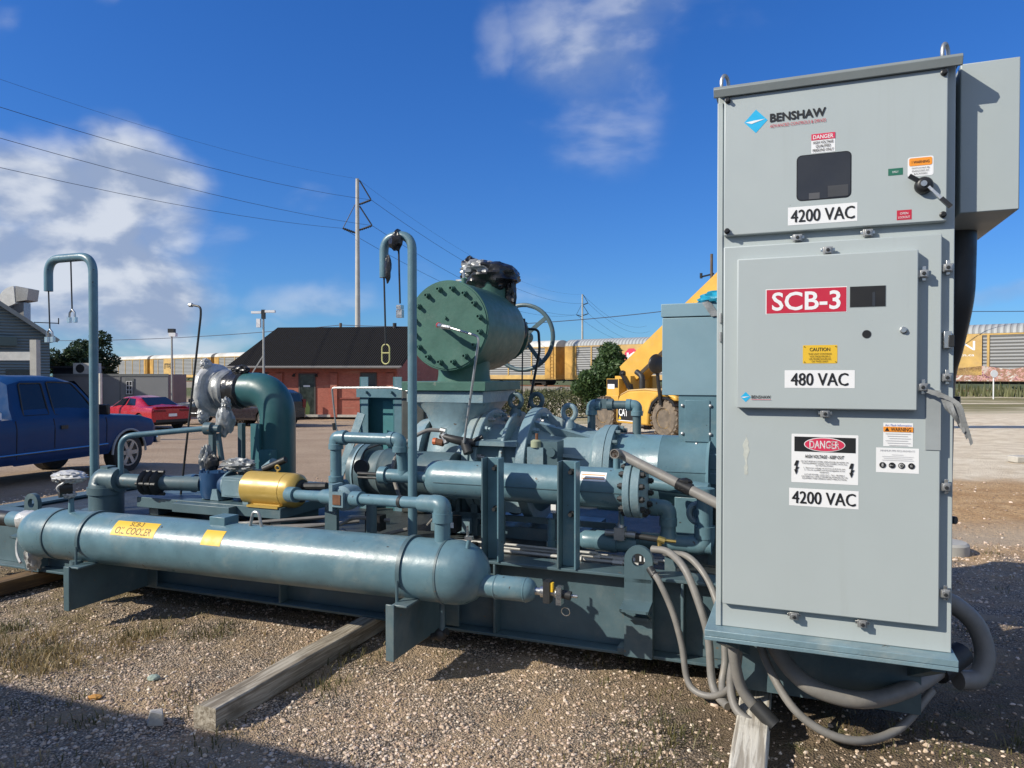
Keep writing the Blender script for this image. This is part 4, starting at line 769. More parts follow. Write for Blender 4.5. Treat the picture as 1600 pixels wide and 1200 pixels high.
# ---- bright tubing along the front edge of the deck
tt = thing('instrument_tubing', 'bundle of thin bright steel tubes running along the front edge of the skid deck', 'tubing', (-.6, .25, .5))
for k, (v, z, r, u0, u1) in enumerate(((.22, .535, .011, -1.6, -.05), (.27, .545, .012, -1.7, .05), (.33, .54, .009, -1.5, .1), (.25, .57, .008, -1.3, -.3))):
    m = MB(TUBING); m.tube([(u0, v, z), (u0*.6+u1*.4, v+.005, z+.004), (u1, v, z)], r, 10)
    if k < 2: m.lathe((-.42+.1*k, v, z), AXU, [(0, r), (0, r+.011), (.035, r+.011), (.035, r)], 8); m.lathe((-.2+.07*k, v, z), AXU, [(0, r), (0, r+.01), (.06, r+.01), (.06, r)], 8)
    m.build('tube', tt)
m = MB(DARK); m.box(-.47, -.43, .19, .36, .5, .575); m.box(-1.1, -1.07, .19, .36, .5, .575); m.build('tube_clamp', tt)

# ================================================================== ELECTRICAL CABINET
U0, U1, CB, CT, VF = .472, 1.348, .545, 2.812, -.68
ec = thing('electrical_cabinet', 'tall pale grey electrical cabinet covered with warning signs at the right', 'electrical cabinet', (.91, -.3, .53))
m = MB(GREY); m.box(U0, U1, VF, .12, CB, CT); m.box(U0-.003, U0+.02, VF-.006, VF-.0, CB, CT-.04); m.build('enclosure', ec, bevel=.004)
m = MB(ROOFP); m.prism([(VF-.055, CT+.0), (VF-.05, CT+.012), (.13, CT+.03), (.13, CT+.001), (VF-.04, CT-.0), (VF-.035, CT-.03), (VF-.045, CT-.03)], 'x', U0-.015, U1+.015); m.build('roof', ec, bevel=.002)
def door(u0, u1, z0, z1, v0, v1, name='door', par=None):
    m = MB(GREY); m.box(u0, u1, v1, v0, z0, z1); return m.build(name, par or ec, bevel=.005)
DU = door(.498, 1.318, 2.203, 2.785, VF, VF-.03); DL = door(.498, 1.302, .648, 2.157, VF, VF-.03); DI = door(.556, 1.218, 1.481, 2.097, VF-.0305, VF-.068)
PU, PI = VF-.03, VF-.068      # faces of the doors
m = MB(GREYD); m.box(U1+.03, 1.575, -.6, .09, 2.25, 2.83); m.box(U1, U1+.03, -.5, .05, 2.3, 2.8); m.build('side_box', ec, bevel=.004)
m = MB(BLUE_L); m.box(.43, 1.36, -.755, .2, .518, .5445); m.box(.43, 1.36, -.755, -.72, .5, .518); m.prism([(.43, .53), (.5, .53), (.43, .66)], 'y', -.2, -.19); m.build('base_plate', ec, bevel=.003)
m = MB(BLUE_D); m.box(.52, 1.3, -.3, .0, .13, .517); m.bar((.5, -.7, .5), (.6, -.02, .2), .05, .05); m.bar((1.3, -.7, .5), (1.25, -.02, .2), .05, .05); m.build('stand', ec)
for u in (U0+.02, U1-.025):
    m = MB(ZINC); m.tube([(u+.013*math.cos(a), VF+.07+.018*math.cos(a), CT+.062+.04*math.sin(a)) for a in [2*math.pi*i/20 for i in range(20)]], .0078, 8, closed=True); m.cyl((u, VF+.07, CT+.012), (u, VF+.07, CT+.028), .016, n=10); m.build('lifting_eye', ec)
def flat(parent, name, vface, parts, dv=.0015):
    """sign on a face: list of (material, kind, data)"""
    m = MB(); lvl = 0
    for mt, kind, d in parts:
        m.use(mt) if m.mats else m.mats.append(mt); lvl += 1; v = vface-.0004-dv*.5*min(lvl, 4) if lvl > 1 else vface-dv*.5
        if kind == 'rect': u0, u1, z0, z1 = d; m.quad((u0, v, z0), (u1, v, z0), (u1, v, z1), (u0, v, z1))
        elif kind == 'rrect':
            u0, u1, z0, z1, r = d; pts = []
            for cx, cz, a0 in ((u1-r, z1-r, 0), (u0+r, z1-r, 90), (u0+r, z0+r, 180), (u1-r, z0+r, 270)):
                pts += [(cx+r*math.cos(R(a0+k*22.5)), v, cz+r*math.sin(R(a0+k*22.5))) for k in range(5)]
            m.add(pts, [tuple(range(len(pts)))])
        elif kind == 'poly': m.add([(a, v, b) for a, b in d], [tuple(range(len(d)))])
        elif kind == 'disc': cx, cz, rx, rz = d; m.add([(cx+rx*math.cos(2*math.pi*k/32), v, cz+rz*math.sin(2*math.pi*k/32)) for k in range(32)], [tuple(range(32))])
        elif kind == 'text':
            txt, cx, cz, h, wd = d[:5]; kw = d[5] if len(d) > 5 else {}
            m.text(txt, lambda x, y: (cx+x, v, cz+y), h, wd, **kw)
    return m.build(name, parent, smooth=0)
B = dict(bold=.012)
flat(DU, 'voltage_sign', PU, [(WHITE, 'rect', (.751, 1.008, 2.228, 2.301)), (INK, 'text', ('4200 VAC', .88-.0012, 2.264, .049, .235)), (INK, 'text', ('4200 VAC', .88+.0012, 2.264, .05, .235))])
flat(DI, 'voltage_sign', PI, [(WHITE, 'rect', (.742, 1.0, 1.566, 1.637)), (INK, 'text', ('480 VAC', .871-.0012, 1.601, .049, .21)), (INK, 'text', ('480 VAC', .871+.0012, 1.601, .05, .21))])
flat(DL, 'voltage_sign', PU, [(WHITE, 'rect', (.761, 1.019, 1.084, 1.156)), (INK, 'text', ('4200 VAC', .89-.0012, 1.12, .049, .235)), (INK, 'text', ('4200 VAC', .89+.0012, 1.12, .05, .235))])
flat(DI, 'unit_sign', PI, [(WHITE, 'rect', (.668, .971, 1.865, 1.967)), (RED, 'rect', (.6715, .968, 1.868, 1.964)), (WHITE, 'text', ('SCB-3', .82, 1.916, .07, .255, dict(bold=.018)))])
def logo(u, z, s):    # diamond with a white arrow
    return [(CYAN, 'poly', [(u-s, z), (u, z-s*1.05), (u+s, z), (u, z+s*1.05)]), (WHITE, 'poly', [(u-s*.9, z-.02*s), (u-s*.35, z-.2*s), (u-.1*s, z-.12*s), (u+s*.8, z+.12*s), (u-.1*s, z+.08*s), (u-.35*s, z+.05*s)])]
flat(DU, 'maker_logo', PU, logo(.625, 2.668, .046)+[(INK, 'text', ('BENSHAW', .786, 2.674, .032, .212, dict(bold=.03))), (RED, 'text', ('ADVANCED CONTROLS & DRIVES', .786, 2.64, 0.0125, .212, dict(bold=.0)))])
flat(DI, 'maker_logo', PI, logo(.592, 1.527, .02)+[(INK, 'text', ('BENSHAW', .652, 1.528, .0125, .075, dict(bold=.01))), (REDL, 'rect', (.614, .69, 1.5165, 1.518))])
flat(DU, 'danger_label', PU, [(WHITE, 'rect', (.838, .926, 2.511, 2.588)), (REDL, 'rect', (.838, .926, 2.563, 2.588)), (WHITE, 'text', ('DANGER', .882, 2.575, .015, .075, B)), (INK, 'text', ('HIGH VOLTAGE', .882, 2.553, .0105, .075, B)), (INK, 'text', ('QUALIFIED', .882, 2.538, .0105, .055, B)), (INK, 'text', ('PERSONS ONLY', .882, 2.522, .0105, .078, B))])
m = MB(BLACK); m.T = None
f_ = flat(DU, 'viewing_window', PU, [(BLACK, 'rrect', (.783, .986, 2.323, 2.508, .02)), (GLASSD, 'rrect', (.787, .982, 2.327, 2.504, .018)), (mat('window_shape', (.09, .09, .095), .4), 'poly', [(.83, 2.327), (.87, 2.327), (.87, 2.352), (.83, 2.352)]), (mat('window_shape_dim', (.055, .056, .06), .4), 'poly', [(.9, 2.33), (.975, 2.33), (.975, 2.375), (.9, 2.375)])])
flat(DU, 'warning_label', PU, [(WHITE, 'rrect', (1.183, 1.271, 2.383, 2.457, .008)), (ORANGE, 'rrect', (1.188, 1.266, 2.423, 2.453, .006)), (INK, 'text', ('! WARNING', 1.227, 2.437, .01, .06, B)), (INK, 'text', ('SWITCH MAY BE', 1.227, 2.414, .006, .06)), (INK, 'text', ('ENERGIZED BY', 1.227, 2.403, .006, .058)), (INK, 'text', ('BACKFEED', 1.227, 2.392, .006, .045))])
flat(DU, 'green_tag', PU, [(GREENS, 'rect', (1.116, 1.167, 2.394, 2.421)), (WHITE, 'text', ('ONLY', 1.141, 2.407, .008, .022))])
flat(DU, 'red_tag', PU, [(RED, 'rect', (1.147, 1.198, 2.219, 2.257)), (WHITE, 'text', ('OPEN', 1.172, 2.244, .0085, .028)), (WHITE, 'text', ('LOCKOUT', 1.172, 2.229, .0085, .04))])
flat(DI, 'caution_plate', PI, [(YELLOW, 'rrect', (.81, .937, 1.664, 1.737, .004)), (INK, 'text', ('CAUTION', .873, 1.72, .0135, .075, dict(bold=.01))), (INK, 'text', ('THIS UNIT CONTAINS', .873, 1.702, .0068, .085)), (INK, 'text', ('VOLTAGE FROM 2', .873, 1.692, .0068, .075)), (INK, 'text', ('OR MORE SOURCES', .873, 1.682, .0068, .08)), (INK, 'text', ('OF THIS UNIT', .873, 1.672, .0068, .06))]
     +[(INK, 'disc', (a, b, .002, .002)) for a in (.816, .931) for b in (1.67, 1.731)])
flat(DI, 'display_opening', PI, [(GREYD, 'rect', (.979, 1.108, 1.882, 1.966)), (INK, 'rect', (.981, 1.106, 1.884, 1.964)), (GLASSD, 'rect', (1.06, 1.07, 1.886, 1.94))])
flat(DI, 'round_hole', PI, [(ZINC, 'disc', (1.041, 1.777, .0168, .0168)), (INK, 'disc', (1.041, 1.777, .0155, .0155))])
m = MB(STEEL); m.lathe((1.168, PI, 1.79), (0, -1, 0), [(0, .013), (.005, .0135), (.006, .011), (.012, .009), (.012, 0)], 20); m.build('key_lock', DI)
bolt1 = [(.787, 1.268), (.776, 1.255), (.787, 1.25), (.779, 1.212), (.795, 1.243), (.786, 1.249), (.797, 1.27)]
flat(DL, 'danger_sign', PU, [(WHITE, 'rrect', (.769, 1.017, 1.18, 1.378, .003)), (INK, 'rect', (.78, 1.007, 1.307, 1.367)), (WHITE, 'disc', (.893, 1.337, .0765, .0285)), (REDL, 'disc', (.893, 1.337, .0735, .0258)), (WHITE, 'text', ('DANGER', .893, 1.337, .03, .112, dict(bold=.02))),
      (INK, 'text', ('HIGH VOLTAGE - KEEP OUT', .893, 1.288, .0125, .145, dict(bold=.02, shear=.2)))]
     +[(INK, 'text', (tx, .893, z, .0058, wd)) for tx, z, wd in (('DO NOT REMOVE COVERS, OPEN DOORS OR WORK ON', 1.268, .176), ('THIS EQUIPMENT UNLESS YOU COMPLY WITH ALL', 1.26, .168), ('OF THE FOLLOWING:', 1.252, .066), ('1. Remove voltage at source and lock out.', 1.242, .155), ('2. You are qualified and knowledgeable of the', 1.234, .15), ('equipment.', 1.226, .035), ('CUT OFF POWER - LOCK OUT - TAG - PROPERLY', 1.215, .15), ('DISCHARGE ALL CAPACITORS BEFORE WORKING ON THE', 1.207, .17), ('EQUIPMENT AND OBSERVE SAFETY PRECAUTIONS.', 1.199, .165))]
     +[(INK, 'poly', [(.787, 1.27), (.778, 1.248), (.7875, 1.25), (.783, 1.232), (.779, 1.233), (.787, 1.212), (.794, 1.231), (.79, 1.231), (.799, 1.244), (.7905, 1.243), (.797, 1.27)]), (INK, 'poly', [(1.0, 1.266), (.99, 1.266), (.9825, 1.244), (.992, 1.246), (.988, 1.228), (.984, 1.229), (.9915, 1.208), (.999, 1.227), (.995, 1.227), (1.004, 1.24), (.9955, 1.239)])])
flat(DL, 'arc_flash_label', PU, [(WHITE, 'rect', (1.105, 1.208, 1.339, 1.431)), (mat('pale_blue_ink', (.15, .2, .5), .5), 'text', ('Arc Flash Information', 1.157, 1.422, .0085, .092)), (ORANGE, 'rect', (1.105, 1.208, 1.396, 1.416)), (INK, 'text', ('WARNING', 1.166, 1.406, .0145, .07, dict(bold=.01))), (INK, 'poly', [(1.11, 1.399), (1.126, 1.399), (1.118, 1.414)])]
     +[(mat('grey_ink', (.4, .4, .42), .5), 'rect', (1.112+.006*(k % 3), 1.2-.01*(k % 2), 1.388-.009*k, 1.3895-.009*k)) for k in range(6)])
GI = mat('grey_ink', (.42, .42, .44), .5)
flat(DL, 'equipment_label', PU, [(WHITE, 'rect', (1.08, 1.229, 1.236, 1.333)), (GI, 'text', ('MINIMUM PPE REQUIREMENTS', 1.155, 1.322, .007, .12))]+[(GI, 'rect', (1.155-w_, 1.155+w_, z, z+.0012)) for w_, z in ((.02, 1.306), (.055, 1.299), (.05, 1.292), (.055, 1.285))]
     +[(INK, 'disc', (c_, 1.265, .0115, .0115)) for c_ in (1.103, 1.136, 1.169, 1.203)]+[(WHITE, 'disc', (1.103, 1.265, .004, .0075)), (WHITE, 'rect', (1.128, 1.144, 1.262, 1.267)), (WHITE, 'disc', (1.169, 1.265, .0085, .0085)), (INK, 'disc', (1.169, 1.265, .0055, .006)), (WHITE, 'disc', (1.203, 1.265, .004, .0055))])
SMEAR = mat('scuff_pale', (.5, .52, .47), .6, 0, .12, 60)
flat(DL, 'scuff_mark', PU, [(SMEAR, 'poly', [(.592+(.009+.004*math.sin(k*2.3))*math.cos(2*math.pi*k/28)+.004*math.sin(k*.9), 1.285+.085*math.sin(2*math.pi*k/28)) for k in range(28)])])
# rotary handle
hd = MB(BLACK); hd.lathe((1.237, PU, 2.343), (0, -1, 0), [(0, .032), (.02, .032), (.03, .026), (.034, .018), (.034, 0)], 28); hd.use(BLACK); hd.bar((1.215, PU-.025, 2.36), (1.185, PU-.03, 2.38), .016, .012, (0, 1, 0)); hd.use(STEEL); hd.bar((1.25, PU-.035, 2.33), (1.297, PU-.05, 2.272), .01, .012, (0, 1, 0)); hd.lathe((1.234, PU-.034, 2.345), (0, -1, 0), [(0, .011), (.006, .011), (.006, 0)], 14); hd.use(BLACK); hd.bar((1.29, PU-.049, 2.281), (1.32, PU-.055, 2.246), .015, .014, (0, 1, 0)); hd.build('rotary_handle', DU)
for u, z in ((.513, 2.767), (1.303, 2.765), (.512, 2.222), (1.303, 2.228)):
    m = MB(BLACK); m.lathe((u, PU, z), (0, -1, 0), [(0, .012), (.008, .012), (.01, .008), (.022, .007), (.022, 0)], 16); m.build('door_screw', DU)
def latch(u, z, vf, side, par):
    m = MB(ZINC); m.box(u-.018, u+.018, vf-.012, vf-.0, z-.015, z+.015); m.box(u-.012, u+.012, vf-.024, vf-.0121, z-.012, z+.012); m.use(DARK); m.lathe((u, vf-.024, z), (0, -1, 0), [(0, .007), (.004, .007), (.004, 0)], 10); m.use(STEEL)
    if side == 'h': m.box(u-.026, u+.026, vf-.004, vf-.001, z-.004, z+.01)
    else: m.box(u-.004, u+.01, vf-.004, vf-.001, z-.026, z+.03)
    m.build('door_clamp', par, bevel=.002)
for u, z in ((.788, 2.177), (1.047, 2.179)): latch(u, z, VF-.012, 'h', ec)
for u, z in ((.783, .627), (1.036, .627)): latch(u, z, VF-.012, 'h', ec)
for z in (2.027, 1.608, 1.188, .778): latch(1.322, z, VF-.01, 'v', ec)
m = MB(STEEL); m.box(1.31, 1.336, VF-.03, VF-.002, 1.72, 1.785); m.use(DARK); m.box(1.325, 1.345, VF-.035, VF-.031, 1.725, 1.77); m.build('padlock_hasp', ec, bevel=.002)
latch(.901, 2.114, VF-.045, 'h', DL); latch(.894, 1.463, VF-.045, 'h', DL); latch(1.236, 2.004, VF-.045, 'v', DL); latch(1.236, 1.571, VF-.045, 'v', DL)
for z in (1.86, 1.78):
    m = MB(ZINC); m.cyl((.485, VF-.012, z-.02), (.485, VF-.012, z+.02), .006, n=8); m.build('hinge', ec)
GREYS = mat('cabinet_fold', (.3, .325, .33), .5)
m = MB(GREYS); m.box(1.25, 1.301, PU-.0035, PU-.0005, 1.33, 1.56); m.build('tape_patch', DL)
m = MB(PLASTG); 
for k in range(6):
    p = [Vector((1.245, VF-.06, 1.56)), Vector((1.29+.01*k, VF-.075-.008*k, 1.545-.006*k)), Vector((1.31+.012*k, VF-.08-.01*(k % 3), 1.5-.012*k)), Vector((1.335+.012*k, VF-.07-.01*(k % 2), 1.47-.022*k))]
    q = spline(p, 5)
    for a, b in zip(q[:-1], q[1:]): wv_ = Vector((.004, -.004, .007)); m.quad(a-wv_, b-wv_*.8, b+wv_*.8, a+wv_)
m.build('torn_tape', DI, smooth=60)
# large black conduit down the right rear, coupling loop
m = MB(mat('black_conduit', (.02, .022, .026), .45)); m.tube(spline([(1.45, -.15, 2.32), (1.45, -.15, 2.1), (1.445, -.15, 1.95), (1.42, -.1, 1.75), (1.4, -.05, 1.6), (1.4, -.02, 1.3), (1.4, .0, .9)], 8), [.074-.0003*i for i in range(49)], 18); m.use(DARK); m.lathe((1.4, .0, .2), (0, 0, 1), [(0, .06), (.72, .06)], 18); m.cyl((1.4, .0, .95), (1.47, -.05, .95), .018, n=10); m.cyl((1.4, -.1, 1.5), (1.47, -.12, 1.5), .022, n=10); m.build('rear_conduit', ec)

# ---- hoses
def hose(path, r, label, fit=None, matl=CONDUIT, name='flexible_conduit', group='grey flexible conduits around the cabinet foot'):
    t = thing(name, label, 'conduit hose', path[-1], group)
    m = MB(matl); m.tube(spline(path, 9), r, 14); m.build('hose', t)
    for (a, b, rr) in (fit or []):
        m = MB(DARK); m.cyl(a, b, rr, n=14); m.build('end_fitting', t)
    return t
hose([(.09, -.1, .585), (.13, -.12, .54), (.2, -.14, .4), (.25, -.17, .25), (.28, -.2, .1), (.33, -.23, .05), (.42, -.27, .06), (.5, -.33, .14), (.54, -.38, .28), (.55, -.45, .5)], .016, 'thin grey hose dropping from the skid edge and looping in front of the lifting lug', [((.07, -.08, .6), (.1, -.105, .57), .021)])
hose([(.05, .1, .66), (.15, .05, .66), (.25, -.05, .6), (.33, -.12, .45), (.38, -.16, .3), (.4, -.2, .12), (.43, -.25, .06), (.49, -.33, .045)], .02, 'grey hose arching over the skid edge beside the lifting eye and down to the soil')
hose([(.1, .2, .62), (.25, .1, .63), (.37, 0, .52), (.44, -.1, .36), (.46, -.15, .2), (.45, -.2, .1), (.47, -.3, .05)], .018, 'second grey hose running close behind the arched one to the cabinet foot')
hose([(.53, -.5, .5), (.53, -.52, .38), (.56, -.5, .22), (.63, -.5, .13), (.7, -.53, .085)], .025, 'fat cut hose end resting on the pale timber under the cabinet', [((.62, -.5, .15), (.705, -.535, .085), .034)])
hose([(.55, -.4, .52), (.53, -.4, .35), (.51, -.42, .2), (.54, -.47, .1), (.64, -.53, .06)], .02, 'thin grey hose hanging behind the cut hose end at the pale timber')
hose([(.66, -.35, .5), (.72, -.42, .36), (.85, -.48, .26), (1.05, -.45, .22), (1.25, -.3, .24), (1.42, -.12, .3)], .037, 'thick grey hose sagging under the cabinet base toward the right', [((1.38, -.16, .28), (1.5, -.02, .33), .055)])
hose([(.6, -.3, .5), (.66, -.4, .32), (.8, -.5, .14), (1.0, -.5, .06), (1.2, -.35, .07), (1.36, -.18, .2)], .018, 'thinner grey hose drooping to the ground below the thick one')
hose([(1.36, .1, .54), (1.46, .1, .535), (1.57, .09, .45), (1.61, .06, .32), (1.57, .0, .22), (1.48, -.06, .22)], .044, 'thick dark hose curving out around the right end of the cabinet base', [((1.38, .1, .54), (1.47, .1, .535), .056)])

# ---- timbers
def beam(p0, p1, wd, ht, mt, label, zb=0):
    p0, p1 = Vector(p0), Vector(p1); L = (p1-p0).length; m = MB(mt); n = 14
    vs = []
    for i in range(n+1):
        y = L*i/n; dx = .004*noise.noise(Vector((y*3, p0.x, 0))); dz = .004*noise.noise(Vector((y*3, p0.x, 5)))
        vs += [(a*wd/2+dx, y, b*ht+dz) for a, b in ((-1, 0), (1, 0), (1, 1), (-1, 1))]
    m.add(vs, [(0, 1, 2, 3), (n*4+3, n*4+2, n*4+1, n*4)]+[(i*4+k, i*4+(k+1) % 4, i*4+4+(k+1) % 4, i*4+4+k) for i in range(n) for k in range(4)])
    o = m.build('timber', smooth=30, bevel=.008); a, b = W(p0.x, p0.y), W(p1.x, p1.y)
    o.location = (*a, zb); o.rotation_euler = (0, 0, math.atan2(b[1]-a[1], b[0]-a[0])-math.pi/2); tag(o, label, 'timber', 'timbers under the skid'); return o
beam((-1.72, -1.34, 0), (-1.70, 1.2, 0), .115, .105, TIMBER, 'long weathered grey timber sticking out from under the middle of the skid', -.008)
beam((.62, -1.25, 0), (.6, .6, 0), .14, .1, TIMBERW, 'pale worn timber under the cabinet at the bottom of the picture', -.01)
beam((-4.75, -.75, 0), (-4.7, 1.0, 0), .16, .1, TIMBERB, 'brown timber under the left end of the skid', -.01)

# ================================================================== VEHICLES
CARBLUE = mat('truck_blue', (.009, .045, .135), .35, 0, .06, 3, spec=.25)
CARBLUE_L = mat('truck_blue_lower', (.01, .035, .11), .5, 0, .15, 3, spec=.2)
CARRED = mat('car_red', (.42, .012, .02), .28, .1, .04, 3, coat=.6)
CARBLK = mat('car_black', (.012, .012, .014), .3, .1, .1, 3, coat=.5)
CARDK = mat('suv_dark', (.025, .02, .024), .3, .1, .1, 3, coat=.5)
TRIM = mat('grey_trim', (.3, .3, .3), .5)
CHROME = mat('chrome', (.6, .6, .6), .15, 1.0)
GLASS = mat('car_glass', (.01, .012, .016), .06, 0, .05, spec=.6)
GLASSL = mat('bright_glass', (.16, .17, .17), .12, 0, .4, 1.5, spec=.6)
TAIL = mat('tail_lamp', (.16, .005, .01), .2)
RIM = mat('alloy_rim', (.4, .39, .38), .35, .6, .1)
UNDER = mat('underbody', (.02, .017, .015), .8)
class Car:
    """body lofted from stations along x (front = +x): (x, half width, sill z, belt z, roof z, roof half width)"""
    def __init__(s, st): s.st = st
    def at(s, x):
        st = s.st
        for a, b in zip(st[:-1], st[1:]):
            if a[0] <= x <= b[0]: k = (x-a[0])/(b[0]-a[0]) if b[0] > a[0] else 0; return [p+(q-p)*k for p, q in zip(a, b)]
        return list(st[0] if x < st[0][0] else st[-1])
    def half(s, x, z):     # half width of the side at a height
        _, w_, lo, bl, rf, rw = s.at(x)
        if z <= bl:
            t = max(0, min(1, (z-lo)/(bl-lo))); return w_*(.955+.03*min(1, t/.14)+.015*min(1, max(0, t-.14)/.6)-.035*max(0, (t-.8)/.2))
        t = min(1, (z-bl)/max(rf-bl, .01)); return w_*.935+(rw-w_*.935)*t
    def body(s, mats, wheels, wr, n=64):
        m = MB(*mats); x0, x1 = s.st[0][0], s.st[-1][0]; xs = sorted(set([x0+(x1-x0)*i/n for i in range(n+1)]+[a[0] for a in s.st])); rows = []
        for x in xs:
            _, w_, lo, bl, rf, rw = s.at(x); zl = lo
            for wx in wheels:
                d = abs(x-wx)
                if d < wr*1.17: zl = max(zl, math.sqrt((wr*1.17)**2-d*d)+wr)
            zl = min(zl, bl-.05); row = []
            zs = [zl]+[max(zl, lo+(bl-lo)*f) for f in (.07, .14, .4, .62, .8, .92)]+[bl]
            row += [(s.half(x, z), z) for z in zs]
            if rf-bl > .05: row += [(s.half(x, bl+(rf-bl)*t), bl+(rf-bl)*t) for t in (.3, .65, .9)]+[(rw*.86, rf-.01), (rw*.45, rf+.015), (0, rf+.02)]
            else: row += [(w_*.95, bl+(rf-bl)*.4), (w_*.91, rf-.005), (w_*.85, rf), (w_*.7, rf+.012), (w_*.4, rf+.02), (0, rf+.025)]
            rows.append([(x, y, z) for y, z in row]+[(x, -y, z) for y, z in row[-2::-1]])
        k = len(rows[0]); m.add([p for r in rows for p in r], [(i*k+j, i*k+j+1, (i+1)*k+j+1, (i+1)*k+j) for i in range(len(rows)-1) for j in range(k-1)]+[tuple(range(k)), tuple((len(rows)-1)*k+j for j in range(k-1, -1, -1))])
        return m
    def side(s, m, poly, sgn, off=.008):
        """panel on the side from an (x, z) outline"""
        q = []
        for a, b in zip(poly, poly[1:]+poly[:1]): q += [(a[0]+(b[0]-a[0])*t, a[1]+(b[1]-a[1])*t) for t in (0, .25, .5, .75)]
        cx, cz = sum(p[0] for p in q)/len(q), sum(p[1] for p in q)/len(q)
        rings = [[(cx+(p[0]-cx)*f, cz+(p[1]-cz)*f) for p in q] for f in (1, .66, .33)]
        P = lambda x, z: (x, sgn*(s.half(x, z)+off), z)
        N = len(q); m.add([P(*p) for r in rings for p in r]+[P(cx, cz)], [(j*N+i, j*N+(i+1) % N, (j+1)*N+(i+1) % N, (j+1)*N+i) for j in (0, 1) for i in range(N)]+[(2*N+i, 2*N+(i+1) % N, 3*N) for i in range(N)])
def wheel(par, x, y, r, wd, sgn, spokes=6, rimm=None):
    m = MB(RUBBER); m.lathe((x, y-sgn*wd, r), (0, sgn, 0), [(0, r*.6), (0, r*.93), (.02, r), (wd-.02, r), (wd, r*.93), (wd+.003, r*.68), (wd-.02, r*.66)], 36); t = m.build('wheel', par)
    m = MB(rimm or RIM); m.lathe((x, y-sgn*.02, r), (0, sgn, 0), [(0, r*.67), (.022, r*.67), (.022, r*.6), (-.03, r*.56)], 30)
    for i in range(spokes):
        a = 2*math.pi*i/spokes; c, s_ = math.cos(a), math.sin(a); m.bar((x+c*r*.12, y-sgn*.008, r+s_*r*.12), (x+c*r*.6, y-sgn*.004, r+s_*r*.6), r*.2, .02, (0, 1, 0))
    m.lathe((x, y-sgn*.02, r), (0, sgn, 0), [(0, r*.2), (.028, r*.18), (.03, 0)], 18); m.build('rim', t)
    m = MB(UNDER); m.lathe((x, y-sgn*.06, r), (0, sgn, 0), [(0, r*.58), (.001, 0)], 24); m.build('brake', t)

